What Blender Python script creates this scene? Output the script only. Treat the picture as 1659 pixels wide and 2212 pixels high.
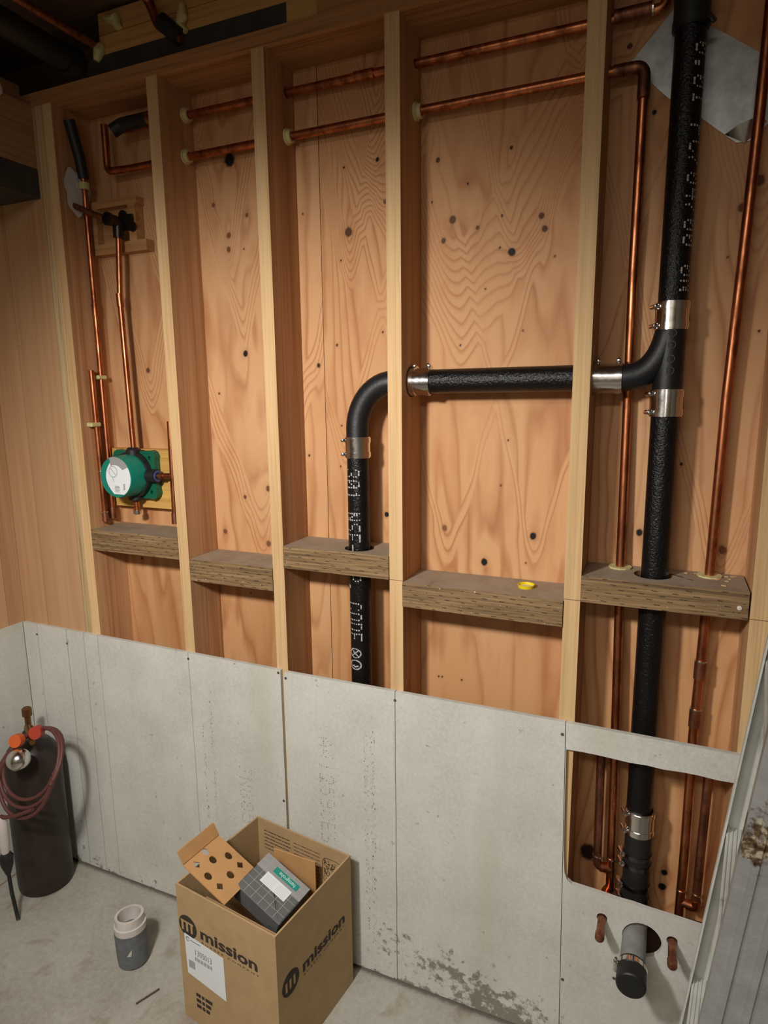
import bpy, bmesh, math, random
import numpy as np
from mathutils import Vector, Matrix, geometry

random.seed(7)
for o in list(bpy.data.objects): bpy.data.objects.remove(o)
SC = bpy.context.scene
COL = SC.collection

# ------------------------------------------------------------------ camera
CAM = Vector((0.6354, -1.5301, 1.7300))
YAW, PITCH, ROLL = 0.4119, -0.1802, -0.0111
_f = Vector((-math.sin(YAW)*math.cos(PITCH), math.cos(YAW)*math.cos(PITCH), math.sin(PITCH)))
_r = Vector((math.cos(YAW), math.sin(YAW), 0)); _u = _r.cross(_f)
_r2 = _r*math.cos(ROLL) + _u*math.sin(ROLL); _u2 = -_r*math.sin(ROLL) + _u*math.cos(ROLL)
cam = bpy.data.cameras.new('camera'); camo = bpy.data.objects.new('camera', cam); COL.objects.link(camo)
camo.matrix_world = Matrix(((_r2.x, _u2.x, -_f.x, CAM.x), (_r2.y, _u2.y, -_f.y, CAM.y), (_r2.z, _u2.z, -_f.z, CAM.z), (0, 0, 0, 1)))
cam.sensor_fit = 'VERTICAL'; cam.sensor_height = 24.0; cam.lens = 1390.08/2212*24.0
cam.clip_start = 0.02
SC.camera = camo

# ------------------------------------------------------------------ world, lights, exposure
w = bpy.data.worlds.new('world'); SC.world = w; w.use_nodes = True
w.node_tree.nodes['Background'].inputs[0].default_value = (1.0, 0.9, 0.8, 1)
w.node_tree.nodes['Background'].inputs[1].default_value = 0.09

def aim(o, target):
    o.rotation_euler = (Vector(target) - o.location).to_track_quat('-Z', 'Y').to_euler()

# shaded work lamp hanging a little left of the viewer; its shade cuts the light off above about 2 m
ld = bpy.data.lights.new('work_lamp', 'SPOT'); lo = bpy.data.objects.new('work_lamp', ld); COL.objects.link(lo)
lo.location = (-0.20, -1.52, 2.12); ld.energy = 122; ld.color = (1.0, 0.965, 0.92)
ld.spot_size = math.radians(98); ld.spot_blend = 0.85; ld.shadow_soft_size = 0.08
aim(lo, (-0.30, 0.0, 1.02))
# added unseen fill light below the ceiling further back, for general dim light
la = bpy.data.lights.new('ceiling_fill', 'AREA'); lao = bpy.data.objects.new('ceiling_fill', la); COL.objects.link(lao)
la.shape = 'RECTANGLE'; la.size = 1.2; la.size_y = 0.3; la.energy = 34; la.color = (1.0, 0.95, 0.88)
lao.location = (0.2, -2.6, 2.72)
# the phone's own small light
lp = bpy.data.lights.new('phone_light', 'POINT'); lpo = bpy.data.objects.new('phone_light', lp); COL.objects.link(lpo)
lpo.location = (0.60, -1.57, 1.745); lp.energy = 1.6; lp.shadow_soft_size = 0.008; lp.color = (1, 0.96, 0.9)

SC.view_settings.view_transform = 'Standard'; SC.view_settings.look = 'None'
SC.view_settings.gamma = 1.0; SC.view_settings.use_curve_mapping = False
SC.view_settings.exposure = 0.0

# ------------------------------------------------------------------ object helpers
def wloc(o):
    p = Vector((0, 0, 0))
    while o is not None: p = p + o.location; o = o.parent
    return p
def link_mesh(name, me, m, parent=None, loc=None, smooth=False, kind=None, label=None):
    o = bpy.data.objects.new(name, me); COL.objects.link(o)
    if m is not None:
        for mm in (m if isinstance(m, (list, tuple)) else [m]): me.materials.append(mm)
    base = wloc(parent) if parent is not None else Vector((0, 0, 0))
    org = Vector(loc) if loc is not None else base
    me.transform(Matrix.Translation(-org))
    o.parent = parent
    o.location = org - base
    if smooth:
        for p in me.polygons: p.use_smooth = True
        try: me.set_sharp_from_angle(angle=math.radians(38))
        except Exception: pass
    if kind: o['kind'] = kind
    if label: o['label'] = label
    return o
def obj(name, bm, m, parent=None, loc=None, smooth=False, kind=None, label=None):
    me = bpy.data.meshes.new(name)
    bmesh.ops.recalc_face_normals(bm, faces=bm.faces[:])
    bm.to_mesh(me); bm.free()
    return link_mesh(name, me, m, parent, loc, smooth, kind, label)
def tag(o, label, cat, group=None):
    o['label'] = label; o['category'] = cat
    if group: o['group'] = group
    return o
def thing(name, label, cat, loc, group=None):
    o = bpy.data.objects.new(name, None); COL.objects.link(o); o.location = loc
    o.empty_display_size = 0.05
    return tag(o, label, cat, group)
def struct(name, loc=(0, 0, 0)):
    o = bpy.data.objects.new(name, None); COL.objects.link(o); o.location = loc; o['kind'] = 'structure'
    o.empty_display_size = 0.05
    return o

def B(): return bmesh.new()
def box(bm, lo, hi, M=None):
    vs = [bm.verts.new((x, y, z)) for x in (lo[0], hi[0]) for y in (lo[1], hi[1]) for z in (lo[2], hi[2])]
    if M is not None:
        for v in vs: v.co = M @ v.co
    for f in ((0, 1, 3, 2), (4, 6, 7, 5), (0, 4, 5, 1), (2, 3, 7, 6), (0, 2, 6, 4), (1, 5, 7, 3)):
        bm.faces.new([vs[i] for i in f])
    return bm
def bevel(bm, w, seg=1):
    bmesh.ops.bevel(bm, geom=bm.edges[:], offset=w, segments=seg, affect='EDGES', profile=0.5, clamp_overlap=True)
    return bm
def frame_for(d):
    d = d.normalized(); a = Vector((0, 0, 1)) if abs(d.z) < 0.9 else Vector((1, 0, 0))
    u = d.cross(a).normalized(); return u, d.cross(u).normalized()
def lathe(bm, p0, p1, prof, n=24, cap0=True, cap1=True):
    """rings along the axis p0->p1; prof = [(t metres along axis, radius)]"""
    p0 = Vector(p0); p1 = Vector(p1); d = (p1-p0).normalized(); u, v = frame_for(d)
    rings = []
    for t, r in prof:
        c = p0 + d*t
        rings.append([bm.verts.new(c + (u*math.cos(a) + v*math.sin(a))*r) for a in (2*math.pi*i/n for i in range(n))])
    for A, C in zip(rings, rings[1:]):
        for i in range(n): bm.faces.new((A[i], A[(i+1) % n], C[(i+1) % n], C[i]))
    if cap0: bm.faces.new(rings[0][::-1])
    if cap1: bm.faces.new(rings[-1])
    return bm
def cyl(bm, p0, p1, r, n=20):
    L = (Vector(p1)-Vector(p0)).length
    return lathe(bm, p0, p1, [(0, r), (L, r)], n)
def ring(bm, p0, p1, ro, ri, n=28):
    L = (Vector(p1)-Vector(p0)).length
    lathe(bm, p0, p1, [(0, ri), (0, ro), (L, ro), (L, ri), (0, ri)], n, False, False)
    return bm
def fillet(pts, rad, n=8):
    pts = [Vector(p) for p in pts]; out = [pts[0]]
    for a, b, c in zip(pts, pts[1:], pts[2:]):
        d0 = (a-b).normalized(); d1 = (c-b).normalized()
        ang = d0.angle(d1); t = min(rad/math.tan(ang/2), (a-b).length*0.98, (c-b).length*0.98)
        s = b+d0*t; e = b+d1*t
        for i in range(n+1):
            k = i/n; out.append((s*(1-k)+b*k)*(1-k) + (b*(1-k)+e*k)*k)
    out.append(pts[-1]); return out
def tube(bm, pts, r, n=14, cap=True):
    pts = [Vector(p) for p in pts]; rings = []
    d = (pts[1]-pts[0]).normalized(); u, v = frame_for(d)
    for i, p in enumerate(pts):
        if i == 0: t = pts[1]-pts[0]
        elif i == len(pts)-1: t = pts[-1]-pts[-2]
        else: t = (pts[i+1]-pts[i]).normalized() + (pts[i]-pts[i-1]).normalized()
        t.normalize(); q = d.rotation_difference(t); u = q @ u; v = q @ v; d = t
        rr = r[i] if isinstance(r, (list, tuple)) else r
        rings.append([bm.verts.new(p + (u*math.cos(a)+v*math.sin(a))*rr) for a in (2*math.pi*k/n for k in range(n))])
    for A, C in zip(rings, rings[1:]):
        for i in range(n): bm.faces.new((A[i], A[(i+1) % n], C[(i+1) % n], C[i]))
    if cap: bm.faces.new(rings[0][::-1]); bm.faces.new(rings[-1])
    return bm
def circle(cx, cy, r, n=20, ph=0.0):
    return [(cx+r*math.cos(ph+2*math.pi*i/n), cy+r*math.sin(ph+2*math.pi*i/n)) for i in range(n)]
def prism(bm, outer, holes, fn0, fn1):
    """slab with holes: 2D outlines mapped by fn0 / fn1 to the two faces"""
    loops = [outer]+list(holes)
    flat = [p for l in loops for p in l]
    tris = geometry.tessellate_polygon([[Vector((p[0], p[1], 0)) for p in l] for l in loops])
    A = [bm.verts.new(fn0(*p)) for p in flat]; C = [bm.verts.new(fn1(*p)) for p in flat]
    for t in tris:
        try:
            bm.faces.new([A[i] for i in t]); bm.faces.new([C[i] for i in t][::-1])
        except ValueError: pass
    k = 0
    for l in loops:
        n = len(l)
        for i in range(n): bm.faces.new((A[k+i], A[k+(i+1) % n], C[k+(i+1) % n], C[k+i]))
        k += n
    return bm
def text2d(s, bold=0.0):
    """outline text as flat triangles in em units"""
    c = bpy.data.curves.new('t', 'FONT'); c.body = s; c.offset = bold; c.resolution_u = 2
    o = bpy.data.objects.new('t', c); COL.objects.link(o)
    bpy.context.view_layer.update()
    me = o.to_mesh(); vs = [(v.co.x, v.co.y) for v in me.vertices]; fs = [tuple(p.vertices) for p in me.polygons]
    o.to_mesh_clear(); bpy.data.objects.remove(o); bpy.data.curves.remove(c)
    return vs, fs
def put_text(bm, s, org, ux, uy, size, width=None, bold=0.0, off=None):
    vs, fs = text2d(s, bold); org = Vector(org); ux = Vector(ux).normalized(); uy = Vector(uy).normalized()
    if not vs: return bm
    mx = max(v[0] for v in vs); sx = (width/mx) if width else size
    nrm = ux.cross(uy)*(off or 0.0)
    V = [bm.verts.new(org+ux*v[0]*sx+uy*v[1]*size+nrm) for v in vs]
    for f in fs:
        try: bm.faces.new([V[i] for i in f])
        except ValueError: pass
    return bm
FONT57 = {'0': '01110 10001 10011 10101 11001 10001 01110', '1': '00100 01100 00100 00100 00100 00100 01110',
 '2': '01110 10001 00001 00010 00100 01000 11111', '3': '01110 10001 00001 00110 00001 10001 01110',
 '4': '00010 00110 01010 10010 11111 00010 00010', '5': '11111 10000 11110 00001 00001 10001 01110',
 '8': '01110 10001 10001 01110 10001 10001 01110', '9': '01110 10001 10001 01111 00001 00001 01110',
 'A': '00100 01010 01010 10001 11111 10001 10001', 'B': '11110 10001 10001 11110 10001 10001 11110',
 'C': '01110 10001 10000 10000 10000 10001 01110', 'D': '11110 10001 10001 10001 10001 10001 11110',
 'E': '11111 10000 10000 11110 10000 10000 11111', 'F': '11111 10000 10000 11110 10000 10000 10000',
 'G': '01110 10001 10000 10111 10001 10001 01110', 'J': '00111 00010 00010 00010 00010 10010 01100',
 'N': '10001 11001 11001 10101 10011 10011 10001', 'O': '01110 10001 10001 10001 10001 10001 01110',
 'P': '11110 10001 10001 11110 10000 10000 10000', 'S': '01111 10000 10000 01110 00001 00001 11110',
 'T': '11111 00100 00100 00100 00100 00100 00100', 'U': '10001 10001 10001 10001 10001 10001 01110',
 '/': '00001 00001 00010 00100 01000 10000 10000', '-': '00000 00000 00000 11111 00000 00000 00000',
 '.': '00000 00000 00000 00000 00000 01100 01100', ':': '00000 01100 01100 00000 01100 01100 00000', ' ': '0 '*7}
def dots(s):
    """dot positions (along, up) with 1 unit = one dot column; glyph height 0..6"""
    out = []
    for k, ch in enumerate(s):
        rows = FONT57[ch].split() if ch != ' ' else []
        for r, row in enumerate(rows):
            for c, b in enumerate(row):
                if b == '1': out.append((k*6.6+c, 6-r))
    return out

# ------------------------------------------------------------------ materials
def mat(name):
    m = bpy.data.materials.new(name); m.use_nodes = True
    nt = m.node_tree; b = nt.nodes['Principled BSDF']
    return m, nt, b
def N(nt, t, **kw):
    n = nt.nodes.new('ShaderNode'+t)
    for k, v in kw.items():
        if k.startswith('i_'): n.inputs[k[2:].replace('_', ' ')].default_value = v
        else: setattr(n, k, v)
    return n
def L(nt, a, b): nt.links.new(a, b)
def sc(nt, v, s):
    m = N(nt, 'Mapping'); L(nt, v, m.inputs[0]); m.inputs['Scale'].default_value = s; return m.outputs[0]
def noise(nt, v, scale=5, detail=4, rough=0.55, dist=0.0):
    n = N(nt, 'TexNoise'); n.inputs['Scale'].default_value = scale; n.inputs['Detail'].default_value = detail
    n.inputs['Roughness'].default_value = rough; n.inputs['Distortion'].default_value = dist
    L(nt, v, n.inputs['Vector']); return n.outputs['Fac']
def ramp(nt, f, stops, interp='LINEAR'):
    r = N(nt, 'ValToRGB'); cr = r.color_ramp; cr.interpolation = interp
    while len(cr.elements) > 1: cr.elements.remove(cr.elements[-1])
    cr.elements[0].position = stops[0][0]; cr.elements[0].color = (*stops[0][1], 1) if len(stops[0][1]) == 3 else stops[0][1]
    for p, c in stops[1:]:
        e = cr.elements.new(p); e.color = (*c, 1) if len(c) == 3 else c
    L(nt, f, r.inputs[0]); return r.outputs[0]
def mth(nt, op, a, b=None, c=None, clamp=False):
    n = N(nt, 'Math', operation=op); n.use_clamp = clamp
    for i, x in enumerate((a, b, c)):
        if x is None: continue
        if isinstance(x, (int, float)): n.inputs[i].default_value = x
        else: L(nt, x, n.inputs[i])
    return n.outputs[0]
def mixc(nt, f, a, b, mode='MIX'):
    n = N(nt, 'Mix', data_type='RGBA', blend_type=mode)
    for s, x in ((n.inputs[0], f), (n.inputs[6], a), (n.inputs[7], b)):
        if isinstance(x, (int, float)): s.default_value = x
        elif isinstance(x, tuple): s.default_value = (*x, 1) if len(x) == 3 else x
        else: L(nt, x, s)
    return n.outputs[2]
def bump(nt, b, h, strength=0.3, dist=0.002):
    n = N(nt, 'Bump'); n.inputs['Strength'].default_value = strength; n.inputs['Distance'].default_value = dist
    L(nt, h, n.inputs['Height']); L(nt, n.outputs[0], b.inputs['Normal'])
def pos(nt): return N(nt, 'NewGeometry').outputs['Position']
def ocoord(nt): return N(nt, 'TexCoord').outputs['Object']
def rgb(r, g, b): # sRGB 0-255 -> linear
    f = lambda c: (c/255/12.92 if c/255 <= .04045 else ((c/255+.055)/1.055)**2.4)
    return (f(r), f(g), f(b))
def simple(name, col, rough=0.6, metal=0.0, nscale=None, var=0.12, bmp=0.0, world=False, coat=0.0):
    m, nt, b = mat(name)
    b.inputs['Roughness'].default_value = rough; b.inputs['Metallic'].default_value = metal
    b.inputs['Base Color'].default_value = (*col, 1)
    if coat: b.inputs['Coat Weight'].default_value = coat
    if nscale:
        v = pos(nt); f = noise(nt, v, nscale, 5)
        L(nt, ramp(nt, f, [(0.25, tuple(c*(1-var*2) for c in col)), (0.75, tuple(min(1, c*(1+var)) for c in col))]), b.inputs['Base Color'])
        if bmp: bump(nt, b, f, bmp)
    return m
def lumber(name, light, dark, axis=2, fine=260, knotty=0.0, rough=0.7, var=0.35):
    """straight-grained sawn wood, grain along the given axis"""
    m, nt, b = mat(name); b.inputs['Roughness'].default_value = rough
    b.inputs['Specular IOR Level'].default_value = 0.3
    p = pos(nt); s = [1.0, 1.0, 1.0]; s[axis] = 0.018
    oi = N(nt, 'ObjectInfo'); add = N(nt, 'VectorMath', operation='ADD'); L(nt, p, add.inputs[0])
    cmb = N(nt, 'CombineXYZ'); rr = mth(nt, 'MULTIPLY', oi.outputs['Random'], 7.0)
    for i in range(3): L(nt, rr, cmb.inputs[i])
    L(nt, cmb.outputs[0], add.inputs[1]); p = add.outputs[0]
    s2 = list(s); s2[axis] = 0.06
    warp = noise(nt, sc(nt, p, tuple(s2)), 22, 3)
    lines = noise(nt, sc(nt, p, tuple(s)), fine, 3, 0.6)
    bands = noise(nt, sc(nt, p, tuple(s)), fine*0.28, 2, 0.5, 0.6)
    f = mth(nt, 'ADD', mth(nt, 'MULTIPLY', lines, 0.45), mth(nt, 'MULTIPLY', bands, 0.55))
    c = ramp(nt, f, [(0.33, dark), (0.5, tuple(a*.75+d*.25 for a, d in zip(light, dark))), (0.68, light)])
    c = mixc(nt, mth(nt, 'MULTIPLY', ramp(nt, warp, [(0.35, (0, 0, 0)), (0.7, (1, 1, 1))]), var), c, tuple(x*0.72 for x in dark))
    br = mth(nt, 'ADD', 0.9, mth(nt, 'MULTIPLY', oi.outputs['Random'], 0.18))
    hsv = N(nt, 'HueSaturation'); L(nt, c, hsv.inputs['Color']); L(nt, br, hsv.inputs['Value'])
    L(nt, hsv.outputs[0], b.inputs['Base Color'])
    bump(nt, b, f, 0.25, 0.001)
    return m
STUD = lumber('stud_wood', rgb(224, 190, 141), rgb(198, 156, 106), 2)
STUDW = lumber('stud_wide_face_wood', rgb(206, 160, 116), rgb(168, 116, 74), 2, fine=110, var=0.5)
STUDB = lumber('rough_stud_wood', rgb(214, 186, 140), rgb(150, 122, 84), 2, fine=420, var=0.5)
PLANK = lumber('corner_plank_wood', rgb(206, 166, 124), rgb(184, 136, 94), 2, fine=60, var=0.25)
PLATE = lumber('plate_wood', rgb(190, 140, 92), rgb(140, 92, 54), 0)
RIM = lumber('rim_wood', rgb(214, 170, 108), rgb(176, 128, 72), 0)
BEAMY = lumber('beam_wood', rgb(186, 144, 102), rgb(140, 100, 66), 1)
MOUNT = lumber('mount_board_wood', rgb(214, 172, 96), rgb(176, 128, 62), 0, fine=160)
FRAMEW = lumber('frame_wood', rgb(196, 150, 100), rgb(158, 108, 64), 0)

def ply_material():
    m, nt, b = mat('plywood'); b.inputs['Roughness'].default_value = 0.62; b.inputs['Specular IOR Level'].default_value = 0.3
    g = N(nt, 'Attribute', attribute_name='grain').outputs['Fac']
    k = N(nt, 'Attribute', attribute_name='knot').outputs['Fac']
    t = N(nt, 'Attribute', attribute_name='tone').outputs['Fac']
    p = pos(nt)
    jit = noise(nt, sc(nt, p, (60, 1, 6)), 1.0, 3)
    g2 = mth(nt, 'ADD', g, mth(nt, 'MULTIPLY', jit, 0.16))
    fr = mth(nt, 'FRACT', g2)
    pale = rgb(208, 160, 113); mid = rgb(194, 141, 94); dark = rgb(166, 110, 70)
    c = ramp(nt, fr, [(0.0, dark), (0.07, tuple(a*.5+d*.5 for a, d in zip(mid, dark))), (0.2, pale), (0.62, pale), (0.86, mid), (1.0, dark)])
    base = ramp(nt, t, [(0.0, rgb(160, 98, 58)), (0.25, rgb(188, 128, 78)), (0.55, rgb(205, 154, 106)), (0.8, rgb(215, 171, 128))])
    amt = noise(nt, sc(nt, p, (9, 1, 2.0)), 1.0, 2)
    c = mixc(nt, ramp(nt, amt, [(0.35, (.35, .35, .35)), (0.65, (.9, .9, .9))]), base, c)
    c = mixc(nt, 0.35, c, base, 'MULTIPLY') if False else c
    fine = noise(nt, sc(nt, p, (900, 1, 14)), 1.0, 2)
    c = mixc(nt, mth(nt, 'MULTIPLY', fine, 0.22), c, rgb(170, 116, 76))
    blot = noise(nt, sc(nt, p, (14, 1, 5)), 1.0, 4)
    c = mixc(nt, ramp(nt, blot, [(0.5, (0, 0, 0)), (0.75, (.45, .45, .45))]), c, rgb(176, 112, 70))
    # knots: k = 0 at the centre, 1 at the rim; alpha of darkness in 'kdark'
    kd = N(nt, 'Attribute', attribute_name='kdark').outputs['Fac']
    halo = ramp(nt, k, [(0.30, (1, 1, 1)), (0.52, (0.35, .35, .35)), (0.95, (0, 0, 0))])
    c = mixc(nt, mth(nt, 'MULTIPLY', halo, 0.30), c, rgb(150, 100, 62))
    core = ramp(nt, k, [(0.24, (1, 1, 1)), (0.36, (0, 0, 0))])
    kc = ramp(nt, kd, [(0.35, rgb(128, 84, 52)), (0.6, rgb(70, 42, 26)), (0.9, rgb(22, 14, 10))])
    c = mixc(nt, core, c, kc)
    L(nt, c, b.inputs['Base Color'])
    bump(nt, b, mth(nt, 'SUBTRACT', fine, mth(nt, 'MULTIPLY', core, 1.5)), 0.2, 0.001)
    return m
PLY = ply_material()

def treated():
    m, nt, b = mat('treated_lumber'); b.inputs['Roughness'].default_value = 0.75
    p = pos(nt); q = sc(nt, p, (1.6, 60, 60))
    f = noise(nt, q, 3.2, 4, 0.6, 0.4)
    c = ramp(nt, f, [(0.3, rgb(84, 64, 42)), (0.5, rgb(128, 101, 66)), (0.7, rgb(156, 128, 90))])
    sep = N(nt, 'SeparateXYZ'); L(nt, p, sep.inputs[0])
    row = mth(nt, 'DIVIDE', mth(nt, 'ADD', sep.outputs[2], mth(nt, 'MULTIPLY', sep.outputs[0], 0.05)), 0.0105)
    ri = mth(nt, 'FLOOR', row); rf = mth(nt, 'FRACT', row)
    col = mth(nt, 'ADD', mth(nt, 'DIVIDE', sep.outputs[0], 0.044), mth(nt, 'MULTIPLY', ri, 0.39))
    cf = mth(nt, 'FRACT', col)
    nm = noise(nt, sc(nt, p, (30, 30, 60)), 1.0, 2)
    dash = mth(nt, 'MULTIPLY', mth(nt, 'LESS_THAN', cf, 0.30), mth(nt, 'LESS_THAN', mth(nt, 'ABSOLUTE', mth(nt, 'SUBTRACT', rf, 0.5)), 0.10))
    dash = mth(nt, 'MULTIPLY', dash, mth(nt, 'GREATER_THAN', nm, 0.45))
    c = mixc(nt, mth(nt, 'MULTIPLY', dash, 0.85), c, rgb(44, 32, 22))
    # grey dust lying on upward faces
    ge = N(nt, 'NewGeometry'); s2 = N(nt, 'SeparateXYZ'); L(nt, ge.outputs['Normal'], s2.inputs[0])
    up = mth(nt, 'GREATER_THAN', s2.outputs[2], 0.6)
    dn = noise(nt, sc(nt, p, (18, 18, 18)), 1.0, 5)
    c = mixc(nt, mth(nt, 'MULTIPLY', up, ramp(nt, dn, [(0.3, (.55, .55, .55)), (.6, (1, 1, 1))])), c, rgb(156, 141, 122))
    # pale wax flecks
    fl = noise(nt, p, 230, 2); fm = noise(nt, sc(nt, p, (10, 10, 26)), 1.0, 2)
    flk = mth(nt, 'MULTIPLY', mth(nt, 'GREATER_THAN', fl, 0.70), mth(nt, 'GREATER_THAN', fm, 0.55))
    c = mixc(nt, flk, c, rgb(214, 206, 178))
    L(nt, c, b.inputs['Base Color'])
    bump(nt, b, mth(nt, 'SUBTRACT', f, dash), 0.5, 0.002)
    return m
TREATED = treated()

def cement():
    m, nt, b = mat('cement_board'); b.inputs['Roughness'].default_value = 0.85; b.inputs['Specular IOR Level'].default_value = 0.2
    p = pos(nt); sep = N(nt, 'SeparateXYZ'); L(nt, p, sep.inputs[0]); X, Z = sep.outputs[0], sep.outputs[2]
    big = noise(nt, p, 5.0, 5, 0.6); fin = noise(nt, p, 90, 4, 0.6); mic = noise(nt, p, 420, 2, 0.6)
    f = mth(nt, 'ADD', mth(nt, 'MULTIPLY', big, 0.4), mth(nt, 'ADD', mth(nt, 'MULTIPLY', fin, 0.3), mth(nt, 'MULTIPLY', mic, 0.3)))
    c = ramp(nt, f, [(0.35, rgb(186, 184, 175)), (0.5, rgb(203, 202, 193)), (0.65, rgb(215, 214, 207))])
    wash = noise(nt, sc(nt, p, (6, 6, 0.7)), 1.0, 3)
    c = mixc(nt, ramp(nt, wash, [(0.5, (0, 0, 0)), (0.72, (.4, .4, .4))]), c, rgb(184, 180, 160))
    # scored / pencilled stud lines
    wob = mth(nt, 'MULTIPLY', mth(nt, 'SUBTRACT', noise(nt, sc(nt, p, (1, 1, 5)), 1.0, 3), 0.5), 0.006)
    Xw = mth(nt, 'ADD', X, wob)
    for x0, hw, a in ((-1.393, .0016, .35), (-1.247, .002, .4), (-1.165, .0014, .5), (-1.099, .0014, .4), (-0.712, .0016, .4), (-0.001, .0013, .8)):
        k = mth(nt, 'LESS_THAN', mth(nt, 'ABSOLUTE', mth(nt, 'SUBTRACT', Xw, x0)), hw)
        c = mixc(nt, mth(nt, 'MULTIPLY', k, a), c, rgb(96, 94, 88))
    # mould and splash dirt near the floor
    dx = mth(nt, 'DIVIDE', mth(nt, 'SUBTRACT', X, 0.22), 0.26); dz = mth(nt, 'DIVIDE', mth(nt, 'SUBTRACT', Z, mth(nt, 'SUBTRACT', 0.125, mth(nt, 'MULTIPLY', X, 0.22))), 0.055)
    gs = mth(nt, 'POWER', 2.718, mth(nt, 'MULTIPLY', mth(nt, 'ADD', mth(nt, 'MULTIPLY', dx, dx), mth(nt, 'MULTIPLY', dz, dz)), -0.7))
    base = mth(nt, 'POWER', 2.718, mth(nt, 'MULTIPLY', mth(nt, 'DIVIDE', Z, 0.03), -1.0))
    bn = noise(nt, p, 34, 6, 0.65)
    low = noise(nt, sc(nt, p, (5, 5, 5)), 1.0, 2)
    ms = mth(nt, 'ADD', mth(nt, 'MULTIPLY', gs, 0.24), mth(nt, 'MULTIPLY', base, mth(nt, 'MULTIPLY', low, 0.50)))
    msk = ramp(nt, mth(nt, 'ADD', ms, mth(nt, 'MULTIPLY', bn, 1.15)), [(0.76, (0, 0, 0)), (0.86, (1, 1, 1))])
    c = mixc(nt, mth(nt, 'MULTIPLY', msk, 0.75), c, rgb(100, 97, 74))
    L(nt, c, b.inputs['Base Color']); bump(nt, b, f, 0.25, 0.001)
    return m
CEMENT = cement()

def concrete():
    m, nt, b = mat('concrete'); b.inputs['Roughness'].default_value = 0.8
    p = pos(nt); big = noise(nt, p, 3.2, 6, 0.6); fin = noise(nt, p, 60, 5, 0.65); mic = noise(nt, p, 300, 3, 0.6)
    f = mth(nt, 'ADD', mth(nt, 'MULTIPLY', big, 0.45), mth(nt, 'ADD', mth(nt, 'MULTIPLY', fin, 0.3), mth(nt, 'MULTIPLY', mic, 0.25)))
    c = ramp(nt, f, [(0.32, rgb(138, 133, 120)), (0.5, rgb(168, 164, 152)), (0.66, rgb(188, 185, 174))])
    st = noise(nt, p, 7, 4, 0.6, 0.5)
    c = mixc(nt, ramp(nt, st, [(0.56, (0, 0, 0)), (0.70, (.55, .55, .55))]), c, rgb(128, 112, 92))
    sep = N(nt, 'SeparateXYZ'); L(nt, p, sep.inputs[0])
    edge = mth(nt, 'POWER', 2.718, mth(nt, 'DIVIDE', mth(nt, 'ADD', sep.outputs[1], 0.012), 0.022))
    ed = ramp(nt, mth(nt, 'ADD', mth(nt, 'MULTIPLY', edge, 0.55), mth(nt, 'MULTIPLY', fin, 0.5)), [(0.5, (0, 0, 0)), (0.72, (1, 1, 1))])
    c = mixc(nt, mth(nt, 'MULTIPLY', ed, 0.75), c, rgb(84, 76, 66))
    L(nt, c, b.inputs['Base Color']); bump(nt, b, f, 0.3, 0.002)
    return m
CONC = concrete()

def copper(name='copper', dull=0.0):
    m, nt, b = mat(name); b.inputs['Metallic'].default_value = 1.0
    p = pos(nt); f = noise(nt, sc(nt, p, (40, 40, 14)), 1.0, 4, 0.65)
    a = rgb(206, 130, 88); d = rgb(132, 76, 50)
    if dull: a = tuple(x*(1-dull)+y*dull for x, y in zip(a, rgb(140, 104, 90))); d = tuple(x*(1-dull)+y*dull for x, y in zip(d, rgb(90, 66, 58)))
    L(nt, ramp(nt, f, [(0.35, d), (0.6, a)]), b.inputs['Base Color'])
    L(nt, ramp(nt, f, [(0.3, (0.46+dull*.2,)*3), (0.7, (0.30+dull*.2,)*3)]), b.inputs['Roughness'])
    return m
COPPER = copper(); COPPERD = copper('dull_copper', 0.6)
def castiron():
    m, nt, b = mat('cast_iron_black'); b.inputs['Base Color'].default_value = (0.0055, 0.0052, 0.0052, 1)
    b.inputs['Roughness'].default_value = 0.27; b.inputs['Specular IOR Level'].default_value = 0.32
    p = pos(nt); f = noise(nt, p, 190, 3, 0.6); g = noise(nt, sc(nt, p, (60, 60, 25)), 1.0, 3)
    bump(nt, b, mth(nt, 'ADD', mth(nt, 'MULTIPLY', f, 1.6), g), 0.8, 0.0018)
    return m
IRON = castiron()
FITT = simple('fitting_black', (0.007, 0.007, 0.008), 0.48, nscale=120, bmp=0.25)
RUBBER = simple('black_rubber', (0.012, 0.012, 0.012), 0.5)
def steel():
    m, nt, b = mat('stainless_band'); b.inputs['Metallic'].default_value = 1.0; b.inputs['Base Color'].default_value = (.74, .73, .70, 1)
    p = pos(nt); f = noise(nt, p, 60, 3)
    L(nt, ramp(nt, f, [(0.3, (.13,)*3), (0.7, (.24,)*3)]), b.inputs['Roughness']); return m
STEEL = steel()
STEELD = simple('dark_steel', (.13, .13, .125), 0.28, 1.0)
GALV = simple('galvanised_sheet', (.50, .51, .50), 0.42, 0.85, nscale=40, var=0.15)
SOLDER = simple('solder_silver', (.72, .70, .66), 0.25, 1.0)
SCREWM = simple('screw_grey', (.13, .13, .12), 0.5, 0.6)
WHITEINK = simple('white_stencil_paint', rgb(180, 176, 172), 0.8)
GREYINK = simple('grey_print_ink', rgb(150, 149, 144), 0.9)
FAINTINK = simple('faint_print_ink', rgb(168, 167, 160), 0.9)
CREAM = simple('cream_plastic', rgb(206, 196, 140), 0.55, nscale=30, var=0.1)
FOAM = simple('white_foam', rgb(222, 222, 222), 0.9, nscale=25, var=0.08)
PUTTY = simple('white_putty', rgb(206, 206, 206), 0.9, nscale=25, var=0.1)
DARKPIPE = simple('dark_abs_plastic', (0.012, 0.014, 0.014), 0.5)
DARKSTEEL = simple('dark_painted_steel', (0.045, 0.042, 0.040), 0.6, nscale=12, var=0.2)
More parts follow.
